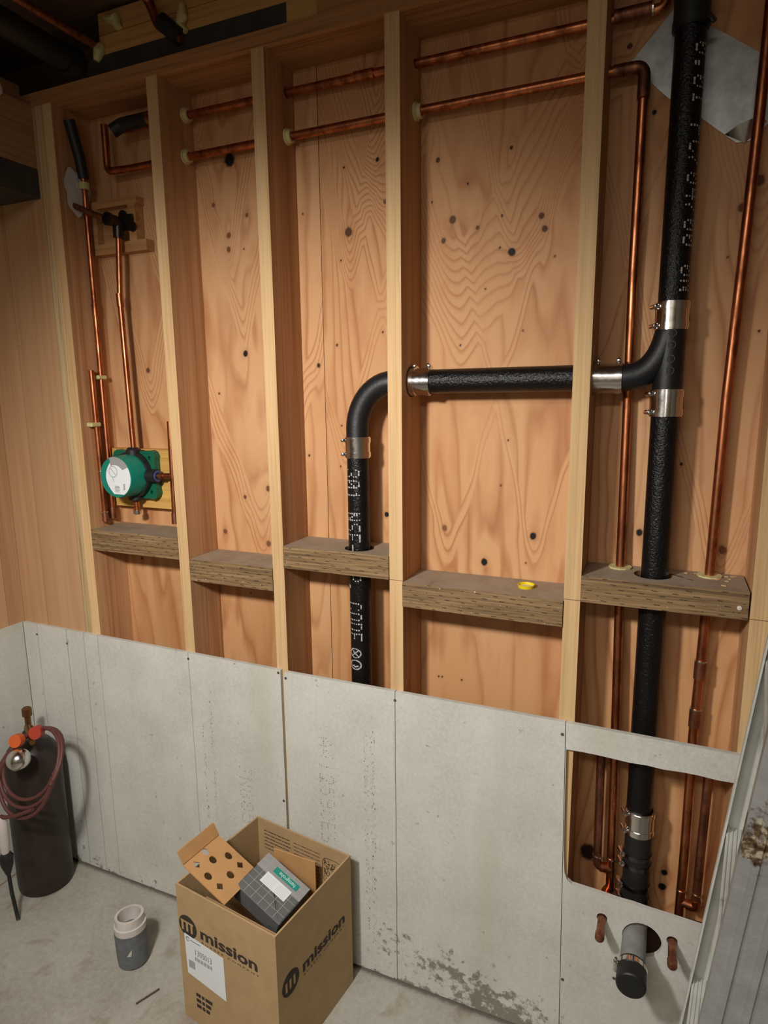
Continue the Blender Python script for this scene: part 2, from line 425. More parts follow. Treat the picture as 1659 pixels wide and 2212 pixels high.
BRASSD = simple('dark_bronze', (.045, .035, .025), 0.35, 0.8)
SUBFLOOR = simple('subfloor_board', rgb(104, 78, 54), 0.8, nscale=14, var=0.2)
GYPS = simple('room_wall_board', rgb(150, 140, 126), 0.9, nscale=6, var=0.08)

# ------------------------------------------------------------------ dimensions
XS = [-1.116, -0.7125, -0.3685, 0.0, 0.4544, 0.8455]      # stud centres
HW, DP = 0.019, 0.1425                                    # half stud width, stud depth
ZT = 2.593                                                # underside of the top plate
BZ, BY = 0.930, -0.0125                                   # cement board top, front face
XL = -1.465                                               # face of the board on the left wall
P1Z, P1Y, P2Z, P2Y = 2.528, 0.108, 2.416, 0.100           # upper and lower copper runs
BRZ, BRY = 1.762, 0.068                                   # branch drain
SKX, SKY, SKR = 0.632, 0.072, 0.0305                      # stack

# ------------------------------------------------------------------ room shell
fl = B(); box(fl, (-1.75, -3.3, -0.12), (2.45, 0.20, 0.0)); o = obj('floor', fl, CONC, kind='structure')
ce = struct('ceiling', (0, 0, 2.8)); bm = B(); box(bm, (-1.75, -3.3, 2.80), (2.45, 0.20, 2.82)); obj('subfloor_panel', bm, SUBFLOOR, ce)
bm = B(); box(bm, (2.30, -3.2, 0), (2.40, 0.16, 2.8)); obj('wall_right', bm, GYPS, kind='structure')
bm = B(); box(bm, (-1.70, -3.3, 0), (2.40, -3.2, 2.8)); obj('wall_front', bm, GYPS, kind='structure')

WB = struct('wall_back')
# --- plywood sheathing with its own grain
def vnoise(x, z, seed):
    rs = np.random.RandomState(seed); T = rs.rand(64, 64)
    xi = np.floor(x).astype(int); zi = np.floor(z).astype(int); fx = x-xi; fz = z-zi
    fx = fx*fx*fx*(fx*(fx*6-15)+10); fz = fz*fz*fz*(fz*(fz*6-15)+10)
    a = T[xi % 64, zi % 64]; b = T[(xi+1) % 64, zi % 64]; c = T[xi % 64, (zi+1) % 64]; d = T[(xi+1) % 64, (zi+1) % 64]
    return (a*(1-fx)+b*fx)*(1-fz) + (c*(1-fx)+d*fx)*fz
KNOTS = [(0.251, 2.314, 0.005, 1), (0.064, 2.313, 0.0064, 0.8), (0.143, 2.247, 0.0036, 1), (0.105, 2.167, 0.0099, 0.75), (0.17, 2.141, 0.0057, 0.7), (0.08, 2.118, 0.0071, 0.75), (0.232, 2.162, 0.0036, 1), (0.328, 2.151, 0.0078, 0.8), (0.337, 2.121, 0.0078, 0.8), (0.258, 2.075, 0.0099, 1.4), (0.049, 2.215, 0.0035, 1), (0.193, 1.992, 0.0035, 0.6), (0.291, 1.885, 0.0035, 0.6), (0.128, 1.855, 0.0035, 0.9), (0.363, 2.055, 0.0035, 0.5), (0.228, 2.088, 0.0035, 0.8), (0.088, 1.364, 0.0085, 0.55), (0.332, 1.36, 0.0099, 1.4), (0.202, 1.277, 0.0099, 1.4), (0.26, 1.61, 0.0035, 0.7), (0.243, 1.49, 0.0035, 0.8), (0.315, 1.285, 0.0035, 0.6), (0.073, 0.921, 0.0035, 0.9), (0.083, 0.922, 0.0035, 0.9), (0.142, 0.922, 0.0035, 0.8), (-0.103, 2.338, 0.0057, 1.3), (-0.192, 2.168, 0.012, 0.85), (-0.202, 2.332, 0.0035, 0.9), (-0.217, 2.096, 0.0035, 0.8), (-0.235, 1.87, 0.0042, 0.8), (-0.093, 1.899, 0.0042, 0.8), (-0.296, 1.815, 0.0064, 1.2), (-0.333, 2.23, 0.0035, 0.8), (-0.082, 2.232, 0.0057, 0.7), (-0.087, 1.391, 0.0078, 1.4), (-0.337, 1.554, 0.0042, 0.9), (-0.226, 1.643, 0.0035, 0.8), (-0.232, 1.525, 0.0035, 0.8), (-0.571, 2.403, 0.0191, 1.5), (-0.636, 2.289, 0.0064, 0.6), (-0.52, 2.248, 0.0057, 0.6), (-0.587, 2.199, 0.0085, 0.6), (-0.59, 2.16, 0.0078, 0.6), (-0.536, 2.156, 0.0035, 0.8), (-0.548, 1.857, 0.0092, 1.3), (-0.654, 1.739, 0.0042, 0.8), (-0.487, 1.447, 0.0092, 0.6), (-0.576, 1.416, 0.0064, 0.7), (-0.66, 1.298, 0.0086, 0.6), (-0.495, 1.271, 0.0092, 0.6), (-0.572, 1.099, 0.0036, 0.8), (-1.025, 1.174, 0.005, 0.7), (-0.934, 1.817, 0.0086, 0.7), (0.569, 2.339, 0.0057, 1.4), (0.51, 2.482, 0.0064, 0.8), (0.785, 2.17, 0.012, 0.7), (0.757, 2.12, 0.0092, 0.7), (0.737, 2.02, 0.0036, 0.6), (0.81, 1.859, 0.0035, 1), (0.674, 1.561, 0.0042, 1), (0.775, 1.361, 0.0099, 0.6), (0.704, 0.476, 0.0085, 1.4), (0.701, 0.433, 0.0106, 1.4), (0.591, 1.389, 0.0085, 1.4), (0.509, 0.479, 0.0234, 1.2)]
FLAMES = [(.13, 11, 1.78, 2.11, 36), (.285, 38, 1.99, 2.085, 36), (.10, 36, 1.27, 1.35, 26), (.34, 40, 1.29, 1.36, 26), (-.19, 42, 2.00, 2.19, 40), (-.10, 40, 2.2, 2.34, 34), (-.548, 40, 1.86, 1.99, 34), (-.59, 36, 2.10, 2.22, 34), (-.93, 30, 1.66, 1.82, 34), (-.52, 24, 1.22, 1.38, 36), (.80, 22, 2.02, 2.17, 36), (.775, 30, 1.27, 1.37, 36), (-.22, 36, 1.50, 1.62, 34)]
def ply_panel(x0, x1, z0, z1, seed, step=0.004):
    nx = int((x1-x0)/step)+1; nz = int((z1-z0)/step)+1
    X, Z = np.meshgrid(np.linspace(x0, x1, nx), np.linspace(z0, z1, nz), indexing='ij')
    px = X + 0.02*(vnoise(X*4, Z*2.2, seed+9)-0.5)
    g = 8.0*vnoise(px*2.8+seed, Z*0.5, seed) + 3.2*vnoise(px*7+3, Z*1.2, seed+1) + 1.1*vnoise(px*19, Z*2.6, seed+2) + 0.25*vnoise(px*44, Z*9, seed+3) + px*14
    for ux, ua, za, zb, K in FLAMES:
        if x0 < ux < x1:
            h = Z + 0.045*(vnoise(X*12+ux, Z*8, seed+12)-0.5) - (0.9+ua*0.075)*(np.sqrt((X-ux)**2+0.016**2)-0.016)
            tt = np.clip((h-za)/(zb-za), 0, 1); g = g + 0.8*K*(zb-za)*tt
    kd = np.full(X.shape, 3.0); kk = np.zeros(X.shape)
    for kx, kz, r, dk in KNOTS:
        if not (x0-0.1 < kx < x1+0.1): continue
        dx = X-kx; dz = Z-kz
        if r > 0.0045:
            A = 0.5 + 95*r; wv = 1+0.5*(vnoise(X*9+kx*7, Z*6, seed+8)-0.5)
            g = g + A*np.exp(-np.abs(dx/(4.2*r)*wv)**1.3-np.abs((dz+2*r)/(15*r))**1.25)
        ww = 1+0.25*(vnoise(X*150, Z*150, seed+5)-0.5)
        q = np.sqrt(dx*dx + (dz*0.88)**2)/r*ww
        m = q < kd; kd = np.where(m, q, kd); kk = np.where(m, dk, kk)
    tone = 0.25+0.55*vnoise(X*3.3, Z*1.1, seed+6)+0.2*vnoise(X*11, Z*2.6, seed+7)
    tone = tone - 0.22*np.clip((1.15-Z)/0.3, 0, 1)      # darker, redder tone towards the bottom of the sheathing
    n = nx*nz; co = np.empty((n+8, 3), np.float32)
    co[:n, 0] = X.ravel(); co[:n, 1] = DP; co[:n, 2] = Z.ravel()
    c8 = [(x, y, z) for y in (DP+0.0004, DP+0.012) for x in (x0, x1) for z in (z0, z1)]
    co[n:] = c8
    i, j = np.meshgrid(np.arange(nx-1), np.arange(nz-1), indexing='ij'); a = (i*nz+j).ravel()
    quads = np.stack([a, a+nz, a+nz+1, a+1], 1)
    bx = np.array([(0, 2, 3, 1), (4, 5, 7, 6), (0, 1, 5, 4), (2, 6, 7, 3), (0, 4, 6, 2), (1, 3, 7, 5)])+n
    F = np.concatenate([quads, bx]).astype(np.int32)
    me = bpy.data.meshes.new('plywood_panel')
    me.vertices.add(len(co)); me.vertices.foreach_set('co', co.ravel())
    me.loops.add(F.size); me.loops.foreach_set('vertex_index', F.ravel())
    me.polygons.add(len(F)); me.polygons.foreach_set('loop_start', np.arange(0, F.size, 4, dtype=np.int32))
    me.polygons.foreach_set('loop_total', np.full(len(F), 4, np.int32))
    me.update(calc_edges=True)
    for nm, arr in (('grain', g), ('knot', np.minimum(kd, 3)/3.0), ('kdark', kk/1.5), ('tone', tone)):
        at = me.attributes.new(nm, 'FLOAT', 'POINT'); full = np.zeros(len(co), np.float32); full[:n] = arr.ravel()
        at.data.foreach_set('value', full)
    return link_mesh('plywood_panel', me, PLY, WB)
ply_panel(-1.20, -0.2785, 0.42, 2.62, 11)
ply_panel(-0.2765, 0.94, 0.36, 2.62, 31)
bm = B(); box(bm, (-1.70, 0.156, 0), (2.40, 0.20, 2.82)); obj('backing_panel', bm, SUBFLOOR, WB)

# --- studs, drilled where pipes pass
def stud(x0, x1, z0, z1, holes=(), m=STUD, parent=WB, name='stud'):
    bm = B(); hs = [circle(y, z, r, 16) for y, z, r in holes]
    prism(bm, [(0, z0), (DP-0.0005, z0), (DP-0.0005, z1), (0, z1)], hs, lambda y, z: (x0, y, z), lambda y, z: (x1, y, z))
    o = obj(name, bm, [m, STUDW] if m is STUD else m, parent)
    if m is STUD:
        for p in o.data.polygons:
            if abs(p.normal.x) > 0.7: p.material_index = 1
    return o
H1, H2 = (P1Y, P1Z, 0.0165), (P2Y, P2Z, 0.0165)
for i, x in enumerate(XS):
    hs = {1: [H1, H2], 2: [H1, H2], 3: [H1, H2, (BRY, BRZ, 0.040)], 4: [H1, H2, (BRY, BRZ, 0.040)]}.get(i, [])
    stud(x-HW, x+HW, 0.04, ZT, hs)
stud(XS[0]-HW-0.030, XS[0]-HW-0.0005, 0.04, ZT, m=STUDB)
# corner build-up planks left of the first stud
stud(-1.347, XS[0]-HW-0.0315, 0.04, ZT, m=PLANK, name='corner_plank')
stud(-1.470, -1.349, 0.04, ZT, m=PLANK, name='corner_plank')
for xa, xb in ((1.25, 1.288), (1.65, 1.688), (2.05, 2.088)): stud(xa, xb, 0.04, ZT)
bm = B(); box(bm, (-1.47, 0, 0), (2.3, DP-.001, 0.038)); obj('bottom_plate', bm, TREATED, WB)
bm = B(); box(bm, (-1.47, 0, ZT), (2.3, DP, ZT+0.038)); obj('top_plate', bm, PLATE, WB)
bm = B(); box(bm, (-0.195, 0, ZT+0.0385), (2.3, DP, ZT+0.0765)); obj('upper_top_plate', bm, PLATE, WB)
bm = B(); box(bm, (-0.96, 0.012, ZT+0.0385), (-0.283, 0.10, ZT+0.09)); obj('dark_steel_strip', bm, DARKSTEEL, WB, label='dark steel strip above the top plate')
bm = B(); box(bm, (-0.281, 0.004, ZT+0.0385), (-0.197, 0.10, ZT+0.12)); obj('packer_block', bm, RIM, WB)
for za, zb in ((2.684, 2.7335), (2.7355, 2.79)):
    bm = B(); box(bm, (-0.90, 0.014, za), (-0.283, 0.055, zb)); obj('rim_board', bm, RIM, WB)

# --- weathered blocking between the studs
def blocking(x0, x1, z0, z1, holes=(), yf=-0.001):
    bm = B(); hs = [circle(x, y, r, 24) for x, y, r in holes]
    prism(bm, [(x0, yf), (x1, yf), (x1, DP-0.003), (x0, DP-0.003)], hs, lambda x, y: (x, y, z0), lambda x, y: (x, y, z1))
    return obj('blocking', bm, TREATED, WB)
blocking(XS[0]+HW+.001, XS[1]-HW-.001, 1.231, 1.300)
blocking(XS[1]+HW+.002, XS[2]-HW-.002, 1.168, 1.237)
blocking(XS[2]+HW+.001, XS[3]-HW-.001, 1.243, 1.307, [(-0.1345, 0.058, 0.042)], -0.004)
blocking(XS[3]+HW+.001, XS[4]-HW-.001, 1.174, 1.240, yf=-0.006)
blocking(XS[4]+HW+.001, XS[5]-HW-.004, 1.242, 1.304, [(SKX-.004, SKY, 0.042), (0.553, 0.110, 0.0145), (0.750, 0.105, 0.0145)], -0.004)
# pencil level lines on the studs
INKD = simple('pencil_line', rgb(96, 72, 48), 0.9)
for x, z in ((XS[3], 1.243), (XS[4], 1.243), (XS[5], 1.244)):
    bm = B(); box(bm, (x-HW, -0.0004, z-0.0006), (x+HW, 0.0, z+0.0006)); obj('pencil_line', bm, INKD, WB)

# --- cement board
def board(name, outer, holes=()):
    bm = B(); prism(bm, outer, holes, lambda x, z: (x, BY, z), lambda x, z: (x, -0.0005, z))
    return obj('cement_board', bm, CEMENT, WB)
CBA = board('a', [(-1.463, 0.006), (-0.3685, 0.006), (-0.3685, BZ), (-1.463, BZ+0.004)])
CBB = board('b', [(-0.3590, 0.006), (0.4700, 0.006), (0.4530, BZ+0.002), (-0.352, BZ-.002), (-0.3590, BZ-0.022)])
DX, DZ = 0.650, 0.388
rnd = random.Random(3)
def rough(a, b, n, amp):
    return [(a[0]+(b[0]-a[0])*i/n + rnd.uniform(-amp, amp), a[1]+(b[1]-a[1])*i/n + rnd.uniform(-amp, amp)) for i in range(1, n)]
opening = [(0.4580, 0.861)] + [(0.4600, 0.70), (0.4635, 0.56), (0.4665, 0.520), (0.474, 0.499), (0.486, 0.490)] + rough((0.486, 0.490), (0.783, 0.474), 8, .0012) + [(0.800, 0.473), (0.826, 0.861)] + rough((0.826, 0.861), (0.4580, 0.861), 10, 0.0018)
CBC = board('c', [(0.4718, 0.006), (0.90, 0.006), (0.90, BZ), (0.4548, BZ+0.002)], [opening, circle(DX+.008, DZ+0.002, 0.046, 28), circle(0.563, 0.419, 0.013, 12), circle(0.726, 0.412, 0.013, 12)])
board('d', [(0.902, 0.006), (2.29, 0.006), (2.29, BZ), (0.902, BZ)])
def screw(x, z, par):
    bm = B(); lathe(bm, (x, BY+.001, z), (x, BY-0.0012, z), [(0, .0045), (.0018, .0042), (.0022, .0030), (.0017, .0012)], 10)
    obj('screw', bm, SCREWM, par)
for x, z, par in ((-1.397, .895, CBA), (-1.249, .882, CBA), (-0.712, .911, CBA), (-0.376, .921, CBA), (-0.351, .908, CBB), (-0.001, .904, CBB), (0.447, .899, CBB), (-0.376, .5, CBA), (0.474, .20, CBC), (0.60, .255, CBC)): screw(x, z, par)
# printing on the boards: dotted, reading down the wall
def dot_print(s, x_base, z_top, h, pitch, par, ink=GREYINK, drop=0.0, r=0.0016, seed=1, rough_=0.0):
    R = random.Random(seed); bm = B(); sy = h/6.0; sx = pitch/6.6
    for a, u in dots(s):
        if R.random() < drop: continue
        x = x_base+u*sy+R.uniform(-1, 1)*rough_; z = z_top-a*sx+R.uniform(-1, 1)*rough_; q = r*R.uniform(.6, 1.1)
        V = [bm.verts.new((x+dx*q, BY-0.0003, z+dz*q)) for dx, dz in ((-1, -1), (1, -1), (1, 1), (-1, 1))]
        bm.faces.new(V)
    return obj('printed_lettering', bm, ink, par, kind='stuff')
dot_print('A41259CES', -0.244, 0.742, 0.044, 0.0395, CBB, drop=0.12, r=0.0019, seed=4, rough_=.001)
dot_print('JN885', -0.535, 0.586, 0.042, 0.043, CBA, drop=0.15, r=0.0018, seed=5, rough_=.001)
def speck_print(x0, z0, z1, wdt, par, n, seed):
    R = random.Random(seed); bm = B()
    for k in range(n):
        x = x0+R.choice((0, .33, .66, 1))*wdt; z = R.uniform(z1, z0); q = R.uniform(.0004, .0011); l = q*R.choice((1, 1, 3))
        V = [bm.verts.new((x+dx*q, BY-0.0003, z+dz*l)) for dx, dz in ((-1, -1), (1, -1), (1, 1), (-1, 1))]
        bm.faces.new(V)
    obj('faint_print_marks', bm, FAINTINK, par, kind='stuff')
speck_print(-0.098, .80, .10, .010, CBB, 260, 1); speck_print(-0.078, .84, .10, .012, CBB, 330, 2)
speck_print(-0.676, .70, .36, .009, CBA, 150, 3); speck_print(-0.640, .83, .36, .009, CBA, 190, 4)

# --- left wall: planks, dark strap, header beam, cement board
WL = struct('wall_left')
for ya, yb in ((-0.062, -0.0015), (-0.16, -0.064), (-0.30, -0.162), (-0.45, -0.302), (-1.2, -0.452)):
    bm = B(); box(bm, (XL-0.05, ya, 0.0), (XL-0.003, yb, 2.36)); obj('wall_plank', bm, PLANK, WL)
bm = B(); box(bm, (XL-0.05, -1.2, 2.42), (-1.178, -0.0015, 2.60)); obj('header_beam', bm, BEAMY, WL)
bm = B(); box(bm, (XL-0.05, -1.2, 2.336), (-1.176, -0.0015, 2.4185)); obj('dark_header_strip', bm, DARKSTEEL, WL, label='dark strip under the header beam')
bm = B(); box(bm, (XL-0.05, -1.2, 2.601), (-1.22, -0.0015, 2.66)); obj('left_top_plate', bm, BEAMY, WL)
bm = B(); box(bm, (XL-0.0125, -1.25, 0.006), (XL, BY-0.0005, BZ+0.004)); obj('cement_board', bm, CEMENT, WL)
bm = B(); box(bm, (-1.70, -3.2, 0), (-1.52, 0.15, 2.8)); obj('backing_panel', bm, SUBFLOOR, WL)

# ------------------------------------------------------------------ drain pipes
def coupling(par, c, axis, half, r, sd, name='coupling', shield=STEEL, bands=(-1, 1), bw=0.0065):
    """no-hub coupling: shield sleeve, clamp bands and worm screws on the side sd"""
    c = Vector(c); a = Vector(axis).normalized(); sd = Vector(sd).normalized(); tang = a.cross(sd).normalized()
    bm = B(); ring(bm, c-a*half, c+a*half, r+0.0042, r+0.0003, 36); cp = obj(name, bm, shield, par, smooth=True)
    for s in bands:
        q = c+a*(half-bw-0.003)*s
        bm = B(); ring(bm, q-a*bw, q+a*bw, r+0.0058, r+0.0035, 36); obj('clamp_band', bm, shield, cp, smooth=True)
        bm = B(); h = q+sd*(r+0.009)
        cyl(bm, h-tang*0.012, h+tang*0.007, 0.0055, 10); cyl(bm, h+tang*0.007, h+tang*0.013, 0.0040, 6)
        lathe(bm, h+tang*.0128, h+tang*.0165, [(0, .0052), (.0025, .0048), (.0037, .002)], 10)
        obj('clamp_screw', bm, STEEL if shield is STEEL else STEELD, cp, smooth=True)
    return cp
stack = thing('drain_stack', 'tall black cast iron drain stack with steel couplings in the right stud bay', 'drain pipe', (SKX, SKY, 0.36))
def sx(z): return 0.634-0.0012*(z-1.3)                    # the stack is very nearly plumb
bm = B(); cyl(bm, (SKX, SKY, 1.895), (SKX, SKY, 2.50), SKR, 36); UP = obj('upper_pipe', bm, IRON, stack, smooth=True)
bm = B(); cyl(bm, (SKX, SKY, 2.495), (SKX, SKY, 2.79), SKR, 36); obj('roof_pipe', bm, IRON, stack, smooth=True)
bm = B(); cyl(bm, (SKX, SKY, 0.665), (SKX, SKY, 1.705), SKR, 36); obj('lower_pipe', bm, IRON, stack, smooth=True)
bm = B(); cyl(bm, (SKX, SKY, 1.70), (SKX, SKY, 1.90), SKR+0.001, 36)
pts = [Vector((0.515, BRY, BRZ)), Vector((0.545, BRY, BRZ+.001))]
a0, a1, a2 = Vector((0.545, BRY, BRZ+.001)), Vector((0.618, SKY, BRZ+.004)), Vector((0.632, SKY, 1.875))
for k in range(1, 13):
    t = k/12; pts.append((a0*(1-t)+a1*t)*(1-t)+(a1*(1-t)+a2*t)*t)
tube(bm, pts, 0.0305, 28); TEE = obj('sanitary_tee', bm, FITT, stack, smooth=True)
for z in (1.855, 1.83, 1.80, 1.775):
    bm = B(); lathe(bm, (SKX+.004, SKY-SKR-.0005, z), (SKX+.004, SKY-SKR-.0022, z), [(0, .0085), (.0012, .0085), (.0012, .0065), (.0004, .006)], 14, False, False); obj('raised_mark', bm, FITT, TEE, smooth=True)
coupling(stack, (SKX, SKY, 1.893), (0, 0, 1), 0.030, SKR, (-.93, -.36, 0))
coupling(stack, (SKX, SKY, 1.705), (0, 0, 1), 0.030, SKR, (-.93, -.36, 0))
coupling(stack, (SKX, SKY, 2.492), (0, 0, 1), 0.036, SKR, (.93, -.36, 0), shield=DARKPIPE)
coupling(stack, (0.505, BRY, BRZ), (1, 0, 0), 0.032, 0.030, (0, .25, 1))
coupling(stack, (SKX+.003, SKY, 0.660), (0, 0, 1), 0.033, SKR, (-.93, -.36, 0))
bm = B(); lathe(bm, (SKX+.003, SKY, 0.36), (SKX+.003, SKY, 0.66), [(0, .0325), (.30, .0325)], 36); obj('rubber_sleeve', bm, RUBBER, stack, smooth=True)
for z in (0.566, 0.538, 0.478, 0.440):
    q = Vector((SKX+.003, SKY, z)); bm = B(); ring(bm, q-Vector((0, 0, .0055)), q+Vector((0, 0, .0055)), .0345, .0315, 36); cb = obj('clamp_band', bm, STEELD, stack, smooth=True)
    sd = Vector((-.93, -.36, 0)); tg = Vector((.36, -.93, 0)); h = q+sd*.0405+Vector((0, 0, .002)); bm = B()
    cyl(bm, h-tg*.016, h+tg*.006, .0062, 10); cyl(bm, h+tg*.006, h+tg*.014, .0042, 6); obj('clamp_screw', bm, STEEL, cb, smooth=True)
# stencilled lettering wrapped on the pipe
def wrap_print(par, s, cx, cy, r, z_top, pitch, ph0, ph1, dr=0.0021, extra=None, seed=2):
    R = random.Random(seed); bm = B()
    pts = [(z_top-a*pitch/6.6, ph0+(ph1-ph0)*u/6.0) for a, u in dots(s)]
    if extra: pts += extra
    for z, ph in pts:
        z += R.uniform(-1, 1)*.0004; q = dr*R.uniform(.7, 1.1); V = []
        for da, dz in ((-1, -1), (1, -1), (1, 1), (-1, 1)):
            p = ph+da*q/r; V.append(bm.verts.new((cx+(r+.0005)*math.sin(p), cy-(r+.0005)*math.cos(p), z+dz*q)))
        bm.faces.new(V)
    return obj('stencilled_lettering', bm, WHITEINK, par, kind='stuff')
wrap_print(UP, '0.01 FC/04/00 0N', SKX, SKY, SKR, 2.420, 0.0305, math.radians(25), math.radians(104), .0021)

br = thing('branch_drain', 'black cast iron branch drain with elbow and stencilled vertical leg left of the middle stud', 'drain pipe', (-0.1345, 0.058, 0.36))
VX, VY, VR = -0.1345, 0.058, 0.0305
bm = B(); cyl(bm, (VX, VY, 0.36), (VX, VY, 1.585), VR, 36); VP = obj('vertical_pipe', bm, IRON, br, smooth=True)
path = [Vector((VX, VY, 1.583)), Vector((VX, VY, 1.640))]
for k in range(1, 13):
    t = math.pi/2*k/12; R_ = 0.104
    path.append(Vector((VX+R_*(1-math.cos(t)), VY+(BRY-VY)*k/12, 1.640+(BRZ-1.640)*math.sin(t))))
path.append(Vector((0.055, BRY, BRZ)))
bm = B(); tube(bm, path, VR+.0005, 28); obj('elbow', bm, FITT, br, smooth=True)
bm = B(); cyl(bm, (0.045, BRY, BRZ), (0.50, BRY, BRZ+.002), VR, 36); obj('horizontal_pipe', bm, IRON, br, smooth=True)
coupling(br, (VX, VY, 1.590), (0, 0, 1), 0.0285, VR, (-.95, -.3, 0))
coupling(br, (0.047, BRY, BRZ), (1, 0, 0), 0.029, VR, (0, .25, 1))
# round approval stamps under the word
ex = []
for zc, inner in ((1.004, 'x'), (0.969, 'r')):
    for k in range(22):
        a = 2*math.pi*k/22; ex.append((zc+.0135*math.cos(a), math.radians(-10)+.0175/VR*math.sin(a)))
    for k in range(-3, 4):
        if inner == 'x': ex += [(zc+.0030*k, math.radians(-10)+.0035*k/VR), (zc-.0030*k, math.radians(-10)+.0035*k/VR)]
        else: ex += [(zc-.006+.001*abs(k), math.radians(-10)+.0028*k/VR)]
wrap_print(VP, '301 NSF-', VX, VY, VR, 1.530, 0.0300, math.radians(-52), math.radians(28), .0021)
wrap_print(VP, 'P.', VX, VY, VR, 1.236, 0.030, math.radians(-52), math.radians(28), .0021, seed=3)
wrap_print(VP, 'CODE', VX, VY, VR, 1.152, 0.0300, math.radians(-52), math.radians(28), .0021, extra=ex, seed=3)

# ------------------------------------------------------------------ copper
def solder_ring(bm, c, ax, r):
    c = Vector(c); a = Vector(ax).normalized(); ring(bm, c-a*.0016, c+a*.0016, r+.0022, r-.0005, 16)
def grommet(par, x, y, z, side=1):
    bm = B(); ring(bm, (x-.002*side, y, z), (x+.0045*side, y, z), .021, .0115, 20); ring(bm, (x+.004*side, y, z), (x+.016*side, y, z), .0172, .0115, 20)
    return obj('pipe_insulator', bm, CREAM, par, smooth=True)
R_ = 0.0108
c1 = thing('copper_supply_pipe', 'upper horizontal copper supply pipe running through the studs under the top plate', 'copper pipe', (-0.9, P1Y, P1Z))
bm = B(); tube(bm, fillet([(-0.93, P1Y, P1Z), (0.580, P1Y+.012, P1Z+.004), (0.584, P1Y+.012, 2.592)], .02), R_, 16); obj('pipe_run', bm, COPPER, c1, smooth=True)
for x in (-0.02+.019+.002, -0.6935): grommet(c1, x, P1Y, P1Z)
bm = B(); cyl(bm, (-0.095, P1Y, P1Z), (-0.150, P1Y, P1Z), R_+.0018, 16); obj('slip_coupling', bm, COPPER, c1, smooth=True)
bm = B(); cyl(bm, (0.478, P1Y, P1Z+.002), (0.555, P1Y, P1Z+.003), R_+.0028, 16); fo = obj('slip_coupling', bm, COPPERD, c1, smooth=True)
bm = B(); solder_ring(bm, (0.5555, P1Y, P1Z+.003), (1, 0, 0), R_+.0015); obj('solder_ring', bm, SOLDER, fo, smooth=True)
bm = B(); tube(bm, fillet([(-0.800, P1Y-.03, P1Z), (-0.905, P1Y-.03, P1Z), (-0.930, P1Y-.045, P1Z-.02)], .03), .019, 18); obj('dark_elbow', bm, DARKPIPE, c1, smooth=True, label='black elbow at the left end of the pipe')
bm = B(); cyl(bm, (-0.800, P1Y-.03, P1Z), (-0.780, P1Y-.03, P1Z), .020, 18); obj('elbow_collar', bm, COPPER, c1, smooth=True)

c2 = thing('copper_supply_pipe', 'lower horizontal copper supply pipe that elbows down just left of the black stack', 'copper pipe', (-0.95, P2Y, P2Z))
bm = B(); tube(bm, fillet([(-0.985, P2Y-.01, 2.545), (-0.985, P2Y-.01, P2Z-.003), (-0.90, P2Y, P2Z-.002), (0.546, P2Y, P2Z+.003), (0.5445, 0.118, 2.0), (0.548, 0.119, 1.72), (0.553, 0.110, 1.3), (0.566, 0.098, 0.80), (0.573, 0.098, 0.42), (0.563, 0.098, 0.415), (0.563, 0.05, 0.417)], .018, 6), R_, 16)
obj('pipe_run', bm, COPPER, c2, smooth=True)
bm = B(); tube(bm, fillet([(0.482, P2Y, P2Z+.003), (0.546, P2Y, P2Z+.003), (0.5462, P2Y-.001, P2Z-.062)], .022, 8), R_+.0020, 16); el = obj('elbow_fitting', bm, COPPERD, c2, smooth=True)
bm = B(); ring(bm, (0.5025, P2Y, P2Z+.003), (0.5045, P2Y, P2Z+.003), R_+.0032, R_, 16); obj('fitting_collar', bm, BRASSD, el, smooth=True)
for x in (0.021, -0.3495, -0.6935): grommet(c2, x, P2Y, P2Z)
bm = B(); ring(bm, (0.553, 0.110, 1.3045), (0.553, 0.110, 1.3085), .027, .0112, 12); obj('pipe_insulator', bm, CREAM, c2)
bm = B(); tube(bm, fillet([(0.533, 0.09, 0.85), (0.538, 0.09, 0.485), (0.574, 0.097, 0.480)], .015, 6), R_, 16); ch = obj('air_chamber', bm, COPPERD, c2, smooth=True)
for c_, ax in (((0.538, .09, .515), (0, 0, 1)), ((0.572, .098, .512), (0, 0, 1))):
    bm = B(); solder_ring(bm, c_, ax, R_); obj('solder_ring', bm, SOLDER, ch, smooth=True)
bm = B(); cyl(bm, (0.546, .0905, .484), (0.566, .096, .4815), R_+.002, 14); obj('elbow_fitting', bm, COPPER, ch, smooth=True)

c3 = thing('copper_supply_pipe', 'rightmost vertical copper pipe beside the black stack, dropping into the board opening', 'copper pipe', (0.745, .1, .41))
bm = B(); tube(bm, [(0.776, .092, 2.585), (0.7705, .095, 2.28), (0.7635, .1, 2.015), (0.7545, .103, 1.724), (0.750, .105, 1.33), (0.746, .1, 1.10), (0.742, .098, .90), (0.744, .095, .60), (0.7425, .09, .405)], R_, 16); obj('pipe_run', bm, COPPER, c3, smooth=True)
for za, zb, xx in ((1.050, 1.096, .7455), (0.925, 0.972, .743)):
    bm = B(); cyl(bm, (xx, .0995, za), (xx+.0004, .1, zb), R_+.0026, 16); f_ = obj('slip_coupling', bm, COPPERD, c3, smooth=True)
    bm = B(); solder_ring(bm, (xx+.0004, .1, zb), (0, 0, 1), R_+.001); obj('solder_ring', bm, SOLDER, f_, smooth=True)
bm = B(); tube(bm, fillet([(0.783, .09, .845), (0.778, .09, 0.440), (0.744, .091, 0.445)], .014, 6), R_, 16); ch = obj('air_chamber', bm, COPPERD, c3, smooth=True)
for c_ in ((0.7785, .09, .480), (0.7435, .0925, .478)):
    bm = B(); solder_ring(bm, c_, (0, 0, 1), R_); obj('solder_ring', bm, SOLDER, ch, smooth=True)
